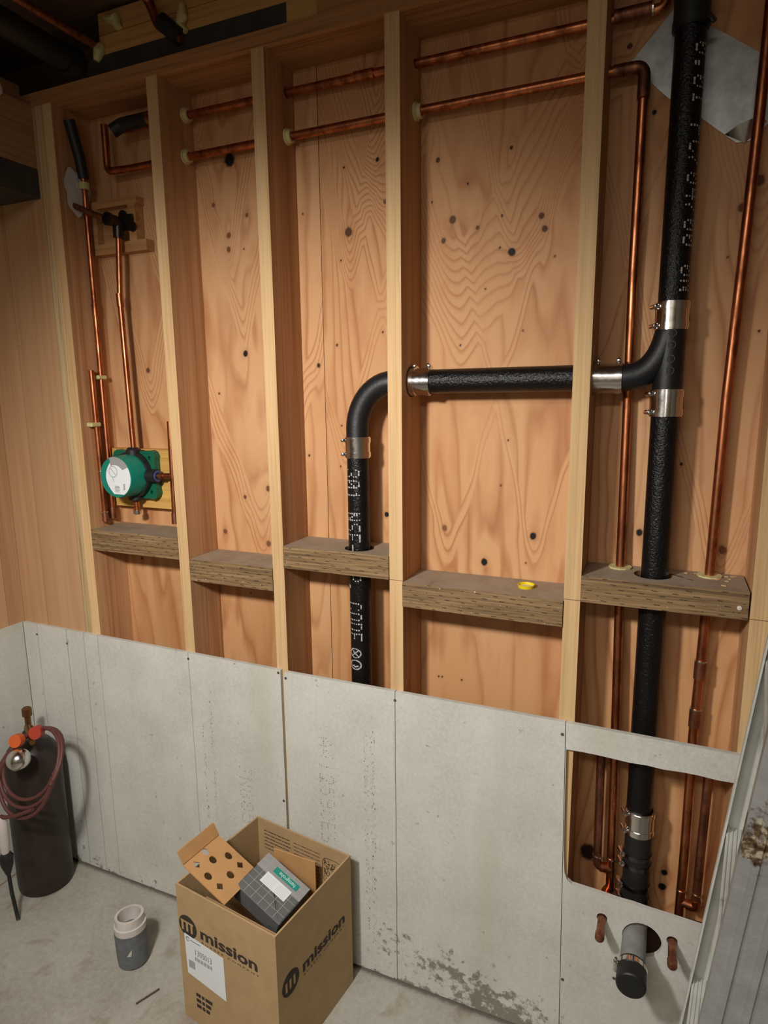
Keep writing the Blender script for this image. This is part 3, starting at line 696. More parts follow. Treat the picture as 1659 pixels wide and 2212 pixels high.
bm = B(); tube(bm, fillet([(0.757, .0905, .443), (0.778, .09, .4405), (0.7784, .09, .462)], .012, 6), R_+.0016, 14); obj('elbow_fitting', bm, COPPER, ch, smooth=True)
bm = B(); ring(bm, (0.750, .105, 1.3035), (0.750, .105, 1.308), .027, .0112, 12); obj('pipe_insulator', bm, CREAM, c3)

for lab, x, z, ln in (('left capped copper stub sticking out of the cement board', .563, .419, .072), ('right capped copper stub sticking out of the cement board', .726, .412, .080)):
    t = thing('copper_stub', lab, 'pipe stub', (x, BY, z), 'copper stubs either side of the drain stub')
    bm = B(); cyl(bm, (x, .05, z), (x, BY-ln+.02, z), .0095, 18); obj('pipe', bm, COPPERD, t, smooth=True)
    bm = B(); lathe(bm, (x, BY-ln+.022, z), (x, BY-ln, z), [(0, .0112), (.017, .0112), (.0205, .0098), (.022, .006)], 18); obj('end_cap', bm, COPPERD, t, smooth=True)
t = thing('drain_stub', 'grey drain stub with black rubber cap poking through a round hole in the board', 'pipe stub', (DX, BY, DZ))
GREYP = simple('grey_painted_pipe', rgb(138, 140, 136), 0.6, nscale=40, var=0.12)
bm = B(); cyl(bm, (DX-.008, .034, DZ+.002), (DX-.010, BY-.105, DZ), .0285, 30); obj('pipe', bm, GREYP, t, smooth=True)
bm = B(); lathe(bm, (DX-.010, BY-.085, DZ), (DX-.010, BY-.145, DZ), [(0, .0325), (.055, .0335), (.058, .0325), (.060, .030)], 30); rc = obj('rubber_cap', bm, RUBBER, t, smooth=True)
bm = B(); ring(bm, (DX-.010, BY-.092, DZ), (DX-.010, BY-.105, DZ), .0350, .0325, 30)
cb = obj('clamp_band', bm, STEEL, rc, smooth=True)
bm = B(); cyl(bm, (DX-.046, BY-.0985, DZ-.014), (DX-.046, BY-.0985, DZ+.012), .0058, 10); cyl(bm, (DX-.046, BY-.0985, DZ+.012), (DX-.046, BY-.0985, DZ+.020), .004, 6); obj('clamp_screw', bm, STEEL, rc, smooth=True)

# --- left bay plumbing
r2 = 0.0090
def capped(t, pts, lab=None, top=None):
    bm = B(); tube(bm, fillet(pts, .02, 5), r2, 14); o_ = obj('pipe_run', bm, COPPER, t, smooth=True); return o_
XA = XS[0]+HW
t = thing('short_copper_pipe', 'short open topped copper pipe clipped to the leftmost stud', 'copper pipe', (XA+.014, .048, 1.32))
capped(t, [(XA+.014, .048, 1.818), (XA+.014, .052, 1.318)])
bm = B(); box(bm, (XA+.001, .020, 1.637), (XA+.025, .060, 1.651)); bevel(bm, .003); obj('pipe_clip', bm, CREAM, t)
for z_ in (1.490, 1.352):
    bm = B(); solder_ring(bm, (XA+.014, .051, z_), (0, 0, 1), r2); obj('solder_ring', bm, SOLDER, t, smooth=True)
bm = B(); cyl(bm, (XA+.014, .052, 1.355), (XA+.014, .052, 1.320), r2+.0018, 14); obj('end_cap', bm, COPPERD, t, smooth=True)
t = thing('tall_copper_pipe', 'tall copper pipe in the leftmost bay rising behind the white patch', 'copper pipe', (XA+.014, .086, 1.32))
capped(t, [(XA+.014, .062, 2.53), (XA+.014, .086, 2.40), (XA+.014, .086, 1.335)])
bm = B(); tube(bm, fillet([(XA+.013, .050, 2.56), (XA+.014, .078, 2.46), (XA+.014, .086, 2.405)], .03, 5), .0165, 16); obj('dark_sleeve', bm, DARKPIPE, t, smooth=True)
bm = B(); ring(bm, (XA+.014, .086, 2.372), (XA+.014, .086, 2.392), .016, .0085, 16); box(bm, (XA+.001, .065, 2.374), (XA+.008, .107, 2.390)); obj('pipe_clip', bm, CREAM, t)
bm = B(); box(bm, (XA+.001, .066, 1.790), (XA+.025, .102, 1.803)); bevel(bm, .003); obj('pipe_clip', bm, CREAM, t)
bm = B(); cyl(bm, (XA+.014, .086, 1.992), (XA+.014, .086, 2.028), r2+.0018, 14); obj('slip_coupling', bm, COPPER, t, smooth=True)
bm = B(); cyl(bm, (XA+.014, .086, 1.362), (XA+.014, .086, 1.325), r2+.0018, 14); obj('end_cap', bm, COPPERD, t, smooth=True)
bm = B()
for k in range(40):
    a = 2*math.pi*k/40; rr = 1+.10*math.sin(3*a+1)+.06*math.sin(7*a)
    bm.verts.new((XA+.0055, .064+.048*rr*math.cos(a), 2.360+.066*rr*math.sin(a)))
f = bm.faces.new(bm.verts[:]); e = bmesh.ops.inset_region(bm, faces=[f], thickness=.010, depth=0.004)
bmesh.ops.extrude_face_region(bm, geom=[])
ev = [v for v in bm.verts]
obj('patch_skin', bm, PUTTY, tag(thing('foam_patch', 'round white foam patch smeared on the leftmost stud behind the pipes', 'insulation', (XA, .064, 2.36)), 'round white foam patch smeared on the leftmost stud behind the pipes', 'insulation'), smooth=True)

# box-out frame on the plywood with drop-ear elbow
t = thing('box_out_frame', 'small square wooden box-out nailed high in the leftmost bay', 'wooden frame', (-.98, .13, 2.18))
for nm, a, b_ in (('frame_rail', (-1.095, .108, 2.318), (-.900, .1415, 2.340)), ('frame_rail', (-1.095, .108, 2.180), (-.870, .1415, 2.212)), ('frame_rail', (-.935, .107, 2.212), (-.905, .1415, 2.318)), ('frame_rail', (-1.095, .107, 2.212), (-1.066, .1415, 2.318)), ('frame_panel', (-1.066, .132, 2.212), (-.935, .1415, 2.318))):
    bm = B(); box(bm, a, b_); obj(nm, bm, FRAMEW, t)
t = thing('shower_riser', 'copper shower riser from the green valve up to the dark drop-ear elbow', 'copper pipe', (-.958, .075, 1.55))
bm = B(); tube(bm, [(-.952, .080, 2.235), (-.968, .080, 2.03), (-.956, .075, 1.553)], r2, 14); obj('pipe_run', bm, COPPER, t, smooth=True)
bm = B(); cyl(bm, (-.969, .080, 2.052), (-.9675, .080, 2.012), r2+.0022, 14); obj('slip_coupling', bm, COPPER, t, smooth=True)
bm = B(); tube(bm, fillet([(-.953, .080, 2.215), (-.950, .080, 2.262), (-.950, .045, 2.262)], .015, 6), .0165, 16); de = obj('drop_ear_elbow', bm, BRASSD, t, smooth=True)
bm = B(); lathe(bm, (-.950, .045, 2.262), (-.950, .034, 2.262), [(0, .0195), (.011, .0195), (.011, .012), (.004, .011)], 16); obj('elbow_hub', bm, BRASSD, de, smooth=True)
bm = B(); cyl(bm, (-.950, .098, 2.285), (-.950, .103, 2.285), .016, 14); cyl(bm, (-.915, .098, 2.250), (-.915, .103, 2.250), .015, 14); box(bm, (-.962, .094, 2.24), (-.91, .102, 2.285)); obj('elbow_ear', bm, BRASSD, de, smooth=True)
bm = B(); cyl(bm, (-.962, .062, 2.262), (-1.094, .050, 2.318), r2, 14); obj('side_pipe', bm, COPPERD, t, smooth=True)
bm = B(); cyl(bm, (-.960, .062, 2.261), (-.978, .0605, 2.269), .0125, 12); obj('blue_collar', bm, simple('blue_grey_plastic', rgb(120, 140, 160), .4), t, smooth=True)

# mounting board and valve
bm = B(); box(bm, (XS[0]+HW+.001, .106, 1.366), (XS[1]-HW-.001, .1420, 1.562)); obj('mounting_board', bm, MOUNT, WB, label='yellow wooden mounting board behind the green valve')
VXc, VZc = -.965, 1.480
t = thing('shower_valve', 'round green shower valve body with white paper label in the leftmost bay', 'valve', (VXc, .1, VZc))
GREEN = simple('green_plastic', rgb(10, 126, 108), 0.42); GREEND = simple('deep_green_plastic', rgb(8, 92, 66), 0.45)
bm = B(); lathe(bm, (VXc, .074, VZc), (VXc, -.002, VZc), [(0, .070), (.070, .0665), (.0755, .0645), (.076, .058)], 48); CAPV = obj('valve_cover', bm, GREEN, t, smooth=True)
bm = B(); ring(bm, (VXc, .060, VZc), (VXc, .084, VZc), .0765, .060, 48); obj('black_gasket', bm, RUBBER, t, smooth=True)
bm = B(); oct_ = [(VXc+.087*math.cos(math.pi/8+k*math.pi/4), VZc+.087*math.sin(math.pi/8+k*math.pi/4)) for k in range(8)]
prism(bm, oct_, [], lambda x, z: (x, .082, z), lambda x, z: (x, .096, z)); obj('black_body', bm, RUBBER, t)
bm = B()
ear = []
for k in range(4):
    a = math.pi/4+k*math.pi/2; cx, cz = VXc+.096*math.cos(a), VZc+.083*math.sin(a)
    ear += [(cx+.022*math.cos(a+s), cz+.022*math.sin(a+s)) for s in (-1.3, -.7, 0, .7, 1.3)]
prism(bm, ear, [circle(VXc+.094*math.cos(math.pi/4+k*math.pi/2), VZc+.080*math.sin(math.pi/4+k*math.pi/2), .006, 10) for k in range(4)], lambda x, z: (x, .080, z), lambda x, z: (x, .1055, z))
obj('mounting_plate', bm, GREEND, t)
LAB = simple('white_label_paper', rgb(226, 230, 232), 0.6); GREYLAB = simple('grey_label_paper', rgb(150, 150, 146), 0.6)
bm = B(); lab = [(x, z) for x, z in circle(VXc, VZc, .0628, 48)]
outer = [p for p in lab if p[0] > VXc-.030 or True]
cut = [(max(x, VXc-.040+.012*((z-VZc)/.06)**2*3), z) for x, z in outer if abs(z-VZc) < .058]
prism(bm, cut, [], lambda x, z: (x, -.0028, z), lambda x, z: (x, -.0020, z)); LO = obj('paper_label', bm, LAB, CAPV)
bm = B(); arc = [(VXc+r_*math.cos(a), VZc+r_*math.sin(a)) for r_, rng in ((.0655, [.55+.11*k for k in range(13)]), (.040, [1.98-.11*k for k in range(13)])) for a in rng]
prism(bm, arc, [], lambda x, z: (x, -.0038, z), lambda x, z: (x, -.0029, z)); obj('grey_sticker', bm, GREYLAB, CAPV)
bm = B(); INK = simple('label_ink', rgb(96, 100, 102), .8)
for k in range(28):
    a = 2*math.pi*k/28; a2 = 2*math.pi*(k+1)/28; c_ = (VXc-.008, VZc+.018)
    V = [bm.verts.new((c_[0]+r_*math.cos(q), -.0031, c_[1]+r_*math.sin(q))) for r_, q in ((.0165, a), (.0178, a), (.0178, a2), (.0165, a2))]; bm.faces.new(V)
def bar(bm, x, z, w_, h_, ang=0, y=-.0031):
    ca, sa = math.cos(ang), math.sin(ang)
    bm.faces.new([bm.verts.new((x+dx*w_*ca-dz*h_*sa, y, z+dx*w_*sa+dz*h_*ca)) for dx, dz in ((-.5, -.5), (.5, -.5), (.5, .5), (-.5, .5))])
bar(bm, VXc-.008, VZc+.018, .030, .0013, -.8); bar(bm, VXc-.014, VZc+.024, .010, .0013, -.8); bar(bm, VXc-.010, VZc-.006, .0013, .016, .3)
for k in range(5): bar(bm, VXc+.004, VZc-.028-k*.0045, .022-.002*abs(k-2), .0016)
for k in range(4): bar(bm, VXc+.034, VZc-.022-k*.005, .009, .0022, .6)
obj('label_print', bm, INK, LO, kind='stuff')
bm = B(); lathe(bm, (VXc+.070, .070, VZc), (VXc+.106, .070, VZc), [(0, .022), (.036, .022), (.036, .015)], 20); obj('port_boss', bm, RUBBER, t, smooth=True)
bm = B(); ring(bm, (VXc+.105, .070, VZc), (VXc+.109, .070, VZc), .0185, .012, 20); obj('blue_port_ring', bm, simple('blue_plastic', rgb(74, 84, 132), .4), t, smooth=True)
bm = B(); lathe(bm, (VXc+.008, .072, VZc+.060), (VXc+.008, .072, VZc+.090), [(0, .022), (.022, .022), (.030, .015)], 18); obj('port_boss', bm, RUBBER, t, smooth=True)
bm = B(); lathe(bm, (VXc+.004, .074, VZc-.060), (VXc+.004, .074, VZc-.088), [(0, .024), (.022, .024), (.028, .015)], 18); obj('port_boss', bm, RUBBER, t, smooth=True)
bm = B(); cyl(bm, (VXc+.004, .074, VZc-.085), (VXc+.004, .074, VZc-.132), r2, 14); st = obj('outlet_stub', bm, COPPER, t, smooth=True)
bm = B(); cyl(bm, (VXc+.004, .074, VZc-.118), (VXc+.004, .074, VZc-.130), r2+.004, 14); obj('solder_ring', bm, SOLDER, st, smooth=True)
t = thing('short_copper_pipe', 'copper pipe from the green valve to the vertical pipe along the second stud', 'copper pipe', (-.81, .08, 1.33))
bm = B(); cyl(bm, (VXc+.104, .070, VZc), (-.806, .078, VZc+.002), r2, 14); obj('side_pipe', bm, COPPER, t, smooth=True)
bm = B(); cyl(bm, (VXc+.112, .070, VZc), (VXc+.128, .070, VZc), r2+.002, 14); obj('slip_coupling', bm, COPPERD, t, smooth=True)
bm = B(); tube(bm, [(-.803, .08, 1.655), (-.806, .08, 1.48), (-.809, .08, 1.325)], r2, 14); obj('pipe_run', bm, COPPER, t, smooth=True)
bm = B(); cyl(bm, (-.809, .08, 1.36), (-.809, .08, 1.325), r2+.0018, 14); obj('end_cap', bm, COPPERD, t, smooth=True)

# ------------------------------------------------------------------ small items on the framing
t = thing('bottle_cap', 'small yellow bottle cap lying upside down on the blocking', 'cap', (.3315, .070, 1.2402))
YEL = simple('yellow_enamel', rgb(226, 200, 20), .4)
bm = B(); c_ = Vector((.3315, .070, 1.2402)); lathe(bm, c_, c_+Vector((0, 0, .0085)), [(0, .0195), (.004, .0205), (.0085, .0215), (.0085, .0200), (.0016, .0185)], 30); cp = obj('cap_shell', bm, YEL, t, smooth=True)
bm = B(); cyl(bm, c_+Vector((0, 0, .0017)), c_+Vector((0, 0, .0024)), .0183, 26); obj('cap_liner', bm, simple('cap_liner_white', rgb(214, 206, 160), .6), t, smooth=True)
bm = B(); cyl(bm, (.666, .088, 1.3058), (.711, .048, 1.3058), .0013, 8); lathe(bm, (.711, .048, 1.3058), (.7117, .0474, 1.3058), [(0, .003), (.0009, .003)], 10)
tag(obj('nail', bm, STEEL, loc=(.69, .068, 1.304), smooth=True), 'thin bright nail lying on the rightmost blocking', 'nail')
bm = B(); lathe(bm, (.805, -.0035, 1.268), (.805, -.0075, 1.268), [(0, .0052), (.003, .005), (.004, .002)], 12)
obj('bolt_head', bm, simple('bright_nail_head', rgb(220, 210, 190), .4), WB, smooth=True)
bm = B()
for x, y, s in ((.765, .085, .006), (.783, .07, .004), (.775, .03, .005), (.80, .115, .006), (.73, .12, .005), (.762, .078, .004), (.70, .11, .003), (.79, .09, .003), (.785, .11, .004), (.72, .115, .003)):
    M_ = Matrix.Translation((x, y, 1.3052)) @ Matrix.Rotation(x*40, 4, 'Z'); box(bm, (-s, -s*.4, -.001), (s, s*.4, .001), M_)
o = tag(obj('wood_chips', bm, STUD, loc=(.77, .09, 1.3045)), 'scatter of tiny pale wood chips on the rightmost blocking', 'wood chips'); o['kind'] = 'stuff'

# galvanised sheet behind the stack
t = thing('metal_patch', 'bent galvanised metal sheet nailed to the plywood behind the black stack', 'metal sheet', (.65, .14, 2.24))
bm = B()
outline = [(.603, 2.543), (.512, 2.445), (.597, 2.360), (.650, 2.322), (.735, 2.2505), (.760, 2.2505), (.815, 2.300), (.830, 2.37), (.706, 2.462), (.665, 2.490)]
prism(bm, outline, [], lambda x, z: (x, .1395, z), lambda x, z: (x, .1415, z)); obj('sheet', bm, GALV, t)
bm = B(); q0 = [Vector((.712, .139, 2.270)), Vector((.752, .139, 2.2475)), Vector((.790, .139, 2.283))]
V = [bm.verts.new(p) for p in (q0[0], q0[1], q0[2], Vector((.775, .118, 2.290)), Vector((.738, .121, 2.281)))]; bm.faces.new((V[0], V[1], V[4])); bm.faces.new((V[1], V[2], V[3])); bm.faces.new((V[1], V[3], V[4]))
obj('curled_corner', bm, STEEL, t)

# top-left corner services
t = thing('black_vent_pipe', 'thick black pipe running back along the ceiling corner at upper left', 'pipe', (-.975, -.2, 2.70))
bm = B(); lathe(bm, (-.985, -1.4, 2.70), (-.985, .010, 2.675), [(0, .034), (1.36, .034), (1.36, .040), (1.40, .040), (1.409, .030)], 28); obj('pipe_run', bm, DARKPIPE, t, smooth=True)
t = thing('copper_ceiling_pipe', 'copper pipe parallel to the black pipe at upper left', 'copper pipe', (-.909, -.2, 2.72))
bm = B(); cyl(bm, (-.920, -1.4, 2.715), (-.905, .03, 2.705), R_, 14); obj('pipe_run', bm, COPPERD, t, smooth=True)
bm = B(); tube(bm, [(-.893, .012, 2.708), (-.897, .005, 2.690), (-.905, .001, 2.668)], [.012, .017, .009], 10); obj('pipe_insulator', bm, CREAM, t, smooth=True)
t = thing('copper_ceiling_elbow', 'bright copper elbow dropping through the rim board at top left', 'copper pipe', (-.665, 0, 2.70))
bm = B(); tube(bm, fillet([(-.690, -.30, 2.775), (-.690, -.020, 2.770), (-.665, -.012, 2.700), (-.600, .0, 2.66)], .03, 6), .0125, 14); obj('pipe_run', bm, COPPER, t, smooth=True)
bm = B(); cyl(bm, (-.655, -.012, 2.708), (-.605, 0.0, 2.664), .022, 16); obj('dark_sleeve', bm, DARKPIPE, t, smooth=True)
bm = B(); tube(bm, [(-.598, .006, 2.745), (-.598, .004, 2.715), (-.606, .003, 2.695), (-.59, .004, 2.678)], [.008, .015, .013, .008], 10); obj('pipe_insulator', bm, CREAM, t, smooth=True)
bm = B(); tube(bm, [(-.868, .010, 2.775), (-.850, .006, 2.762), (-.828, .004, 2.758), (-.820, .006, 2.735)], [.007, .013, .016, .010], 10)
tag(obj('plastic_plug', bm, CREAM, loc=(-.845, .006, 2.755), smooth=True), 'cream plastic insulator stuck in the rim board at top left', 'pipe insulator')
bm = B(); bmesh.ops.create_icosphere(bm, subdivisions=2, radius=.02)
for v in bm.verts: v.co = Vector((v.co.x*.35-1.176, v.co.y*.8-.110, v.co.z+2.605)) + Vector((0, random.uniform(-.003, .003), random.uniform(-.003, .003)))
tag(obj('foam_blob', bm, FOAM, loc=(-1.176, -.11, 2.605), smooth=True), 'small white foam blob on the header at the left edge', 'insulation')

# ------------------------------------------------------------------ floor things
# gas cylinder
TX, TY = -1.335, -.130
t = thing('gas_cylinder', 'dark brown acetylene cylinder standing in the left corner', 'gas cylinder', (TX, TY, 0))
TANK = simple('dark_brown_enamel', rgb(46, 34, 30), 0.42, nscale=16, var=0.25)
bm = B(); lathe(bm, (TX, TY, 0), (TX, TY, .62), [(0, .080), (.008, .089), (.03, .091), (.47, .091), (.50, .088), (.53, .076), (.55, .060), (.562, .034), (.575, .022), (.59, .022)], 48); obj('cylinder_body', bm, TANK, t, smooth=True)
bm = B(); lathe(bm, (TX, TY, .575), (TX, TY, .68), [(0, .015), (.03, .015), (.03, .010), (.075, .010), (.075, .016), (.10, .016), (.105, .010)], 16); obj('valve_stem', bm, simple('dull_brass', rgb(120, 84, 50), .4, .8), t, smooth=True)
RX = TX+.095
t = thing('gas_regulator', 'brass gas regulator with two orange caps on the dark cylinder', 'regulator', (RX+.03, TY-.07, .6))
ORG = simple('orange_plastic', rgb(206, 92, 40), .5); BR = simple('aged_brass', rgb(140, 104, 60), .35, .9); REDP = simple('red_plastic', rgb(170, 58, 40), .5)
bm = B(); cyl(bm, (TX+.012, TY-.014, .618), (RX+.02, TY-.075, .612), .009, 14); obj('inlet', bm, BR, t, smooth=True)
bm = B(); lathe(bm, (RX-.005, TY-.105, .565), (RX+.030, TY-.150, .590), [(0, .014), (.008, .034), (.035, .034), (.048, .026), (.056, .010)], 28); obj('bonnet', bm, simple('polished_steel', (.75, .74, .70), .18, 1.0), t, smooth=True)
bm = B(); cyl(bm, (RX-.020, TY-.09, .622), (RX-.012, TY-.113, .630), .021, 20); obj('orange_cap', bm, ORG, t, smooth=True)
bm = B(); cyl(bm, (RX+.030, TY-.055, .645), (RX+.040, TY-.078, .652), .021, 20); obj('red_cap', bm, REDP, t, smooth=True)
HOSE = simple('red_brown_rubber', rgb(92, 50, 45), .55)
t = thing('coiled_hose', 'reddish rubber hose looped over the dark gas cylinder', 'hose', (RX, TY-.11, .45))
bm = B()
for k, (ra, rb, dz, dd) in enumerate(((.112, .098, 0, 0), (.120, .112, -.010, .008), (.116, .130, -.024, .016))):
    pts = []
    for i in range(41):
        a = 2*math.pi*i/40
        yy = -.120-dd+(.03*math.sin(a) if math.sin(a) < 0 else .085*math.sin(a))
        pts.append(Vector((-1.190+ra*math.cos(a)+.02*math.sin(a), TY+yy, .555+dz+rb*math.sin(a))))
    tube(bm, pts, .0062, 10, False)
tube(bm, [(-1.13, TY-.165, .450), (-1.20, TY-.178, .415), (-1.25, TY-.182, .400), (-1.264, TY-.182, .400)], .0062, 10)
obj('hose_loops', bm, HOSE, t, smooth=True)
t = thing('torch_handle', 'white torch handle hanging on the hose at the left edge', 'torch', (-1.267, TY-.18, .2))
bm = B(); lathe(bm, (-1.264, TY-.182, .402), (-1.274, TY-.175, .24), [(0, .007), (.01, .015), (.06, .0165), (.11, .015), (.14, .012), (.155, .009)], 16); hd = obj('handle_grip', bm, simple('white_handle', rgb(206, 196, 190), .4), t, smooth=True)
bm = B(); lathe(bm, (-1.272, TY-.176, .265), (-1.278, TY-.172, .17), [(0, .010), (.02, .022), (.05, .019), (.09, .007)], 14); obj('torch_collar', bm, RUBBER, t, smooth=True)
bm = B(); tube(bm, [(-1.277, TY-.172, .18), (-1.284, TY-.165, .10), (-1.272, TY-.165, .02), (-1.262, TY-.170, .006)], .006, 10); obj('torch_tip', bm, RUBBER, t, smooth=True)

# taped tube
UX, UY = -.789, -.262
t = thing('taped_tube', 'short white tube wrapped in grey tape standing on the concrete floor', 'tube', (UX, UY, 0))
TAPE = simple('grey_duct_tape', rgb(104, 108, 110), .55, nscale=60, var=.15, bmp=.3)
tip = Vector((UX-.008, UY+.004, .158))
bm = B(); lathe(bm, (UX, UY, 0), (UX-.006, UY+.003, .112), [(0, .040), (.004, .0455), (.03, .0475), (.07, .0480), (.112, .0485), (.112, .0465)], 36); obj('tape_wrap', bm, TAPE, t, smooth=True)
bm = B(); lathe(bm, (UX-.0055, UY+.0028, .108), (UX-.0085, UY+.0045, .156), [(0, .0472), (.022, .0478), (.024, .0430), (.048, .0425), (.048, .0345), (-.06, .0335)], 36, False, True); obj('inner_tube', bm, simple('white_pvc', rgb(206, 198, 190), .5, nscale=24, var=.1), t, smooth=True)
bm = B()
for ph0, z0, w_, h_ in ((.65, .066, .014, .012),):
    V = []
    for dx, dz in ((-1, -.9), (.5, -1), (1, 1)):
        p = ph0+dx*w_/.048*.6; V.append(bm.verts.new((UX-.003+.0488*math.sin(p), UY-.0488*math.cos(p), z0+dz*h_)))
    bm.faces.new(V)
obj('torn_spot', bm, simple('tape_tear_white', rgb(190, 192, 180), .8), t)
bm = B(); M_ = Matrix.Translation((-.655, -.345, .004)) @ Matrix.Rotation(1.15, 4, 'Z'); box(bm, (-.035, -.002, -.003), (.035, .002, .002), M_); bevel(bm, .001)
tag(obj('wood_splinter', bm, simple('dark_splinter', rgb(92, 72, 52), .8), loc=(-.655, -.345, 0)), 'thin dark wood splinter on the floor between tube and box', 'splinter')
bm = B(); bmesh.ops.create_icosphere(bm, subdivisions=1, radius=.004)
for v in bm.verts: v.co = Vector((v.co.x+.035, v.co.y-.155, v.co.z*.6+.0022))
tag(obj('white_crumb', bm, FOAM, loc=(.035, -.155, 0)), 'tiny white crumb on the floor right of the box', 'crumb')

# cardboard box
A_ = Vector((math.cos(1.44), math.sin(1.44), 0)); B_ = Vector((-math.sin(1.44), math.cos(1.44), 0)); UPV = Vector((0, 0, 1))
NB = Vector((-.166, -.391, 0.001)); WA, LB, HB, TH = .330, .353, .424, .005
CARD = simple('cardboard', rgb(178, 148, 106), .85, nscale=22, var=.06)
CARDI = simple('cardboard_inner', rgb(164, 130, 90), .85, nscale=22, var=.06)
t = thing('cardboard_box', 'open brown cardboard box with black lettering beside the cement board', 'box', NB+A_*WA/2+B_*LB/2)
def bp_(a, b, z): return NB+A_*a+B_*b+UPV*z
def slab(bm, a0, a1, b0, b1, z0, z1):
    vs = [bm.verts.new(bp_(a, b, z)) for a in (a0, a1) for b in (b0, b1) for z in (z0, z1)]
    for f in ((0, 1, 3, 2), (4, 6, 7, 5), (0, 4, 5, 1), (2, 3, 7, 6), (0, 2, 6, 4), (1, 5, 7, 3)): bm.faces.new([vs[i] for i in f])
panels = {}
for nm, a in (('front_panel', (0, TH, 0, LB)), ('back_panel', (WA-TH, WA, 0, LB)), ('right_panel', (TH, WA-TH, 0, TH)), ('left_panel', (TH, WA-TH, LB-TH, LB))):
    bm = B(); slab(bm, *a, 0, HB); panels[nm] = obj(nm, bm, CARD, t)
bm = B(); slab(bm, TH, WA-TH, TH, LB-TH, 0, .006); obj('bottom_panel', bm, CARDI, t)
bm = B(); slab(bm, .016, .020, .012, .255, .20, .412); obj('folded_flap', bm, CARDI, t)
BLK = simple('black_box_print', rgb(52, 42, 34), .8)
def logo(bm, org, ux, r):
    org = Vector(org); uy = UPV
    # dark disc with a cut-out letter band: drawn as ring sectors and bars
    n = 36
    V = [bm.verts.new(org+ux*r*math.cos(2*math.pi*k/n)+uy*r*math.sin(2*math.pi*k/n)) for k in range(n)]
    bm.faces.new(V)
def front_print():
    bm = B(); ux = -B_; nrm = -A_*.0006
    o0 = bp_(0, LB-.038, .306)+nrm
    logo(bm, o0, ux, .034); obj('logo_disc', bm, BLK, panels['front_panel'])
    bm = B(); put_text(bm, 'mission', bp_(0, LB-.084, .292)+nrm, ux, UPV, .048, .205, .03)
    put_text(bm, 'R U B B E R   C O M P A N Y', bp_(0, LB-.088, .277)+nrm, ux, UPV, .0085, .205, .0)
    obj('box_lettering', bm, BLK, panels['front_panel'], kind='stuff'); bm = B()
    # recycled-board stamp low on the panel
    for k in range(3):
        z = .092-.018*k
        for q, (xa, wa) in enumerate(((.052, .018), (.074, .010), (.088, .026-.006*k))):
            p = bp_(0, LB-xa, z)+nrm; V = [bm.verts.new(p+ux*dx*wa+UPV*dz*.011) for dx, dz in ((0, 0), (1, 0), (1, 1), (0, 1))]; bm.faces.new(V)
    obj('carton_stamp', bm, BLK, panels['front_panel'], kind='stuff')
    bm = B(); o1 = o0-A_*.0005; m_ = CARD
    for dx in (-.020, -.0025, .015): 
        V = [bm.verts.new(o1+ux*(dx+sx_)+UPV*sz) for sx_, sz in ((-.004, -.016), (.004, -.016), (.004, .012), (-.004, .012))]; bm.faces.new(V)
    V = [bm.verts.new(o1+ux*sx_+UPV*sz-A_*.0001) for sx_, sz in ((-.026, .010), (.022, .010), (.022, .016), (-.026, .016))]; bm.faces.new(V)
    obj('logo_letter', bm, CARD, panels['front_panel'])
    # white shipping label
    bm = B(); c_ = [bp_(0, LB-.022, .280), bp_(0, LB-.168, .270), bp_(0, LB-.170, .138), bp_(0, LB-.026, .155)]
    V = [bm.verts.new(p-A_*.0012) for p in c_]; V2 = [bm.verts.new(p-A_*.0004) for p in c_]
    bm.faces.new(V); bm.faces.new(V2)
    for i in range(4): bm.faces.new((V[i], V[(i+1) % 4], V2[(i+1) % 4], V2[i]))
    lb = obj('shipping_label', bm, LAB, panels['front_panel'])
    bm = B(); n2 = -A_*.0016
    put_text(bm, '1305013', bp_(0, LB-.058, .229)+n2, ux, UPV, .026, .066, .0)
    put_text(bm, 'FERGUSON' if False else '----------', bp_(0, LB-.044, .264)+n2, ux, UPV, .016, .040, .03)
    for k in range(16):
        p = bp_(0, LB-.060-.004*k, .210)+n2; V = [bm.verts.new(p+ux*dx*(.0012+.0012*((k*7) % 3 == 0))+UPV*dz*.012) for dx, dz in ((0, 0), (1, 0), (1, 1), (0, 1))]; bm.faces.new(V)
    for k in range(8):
        p = bp_(0, LB-.034-.003*k, .178)+n2; V = [bm.verts.new(p+ux*dx*.0016+UPV*dz*.024) for dx, dz in ((0, 0), (1, 0), (1, 1), (0, 1))]; bm.faces.new(V)
    for k in range(10):
        a = .5+k*.5; p = bp_(0, LB-.034-.006*math.cos(a), .266+.006*math.sin(a))+n2; V = [bm.verts.new(p+ux*dx*.003+UPV*dz*.003) for dx, dz in ((0, 0), (1, 0), (1, 1), (0, 1))]; bm.faces.new(V)
    obj('label_print', bm, simple('label_grey_ink', rgb(120, 122, 120), .8), lb, kind='stuff')
front_print()
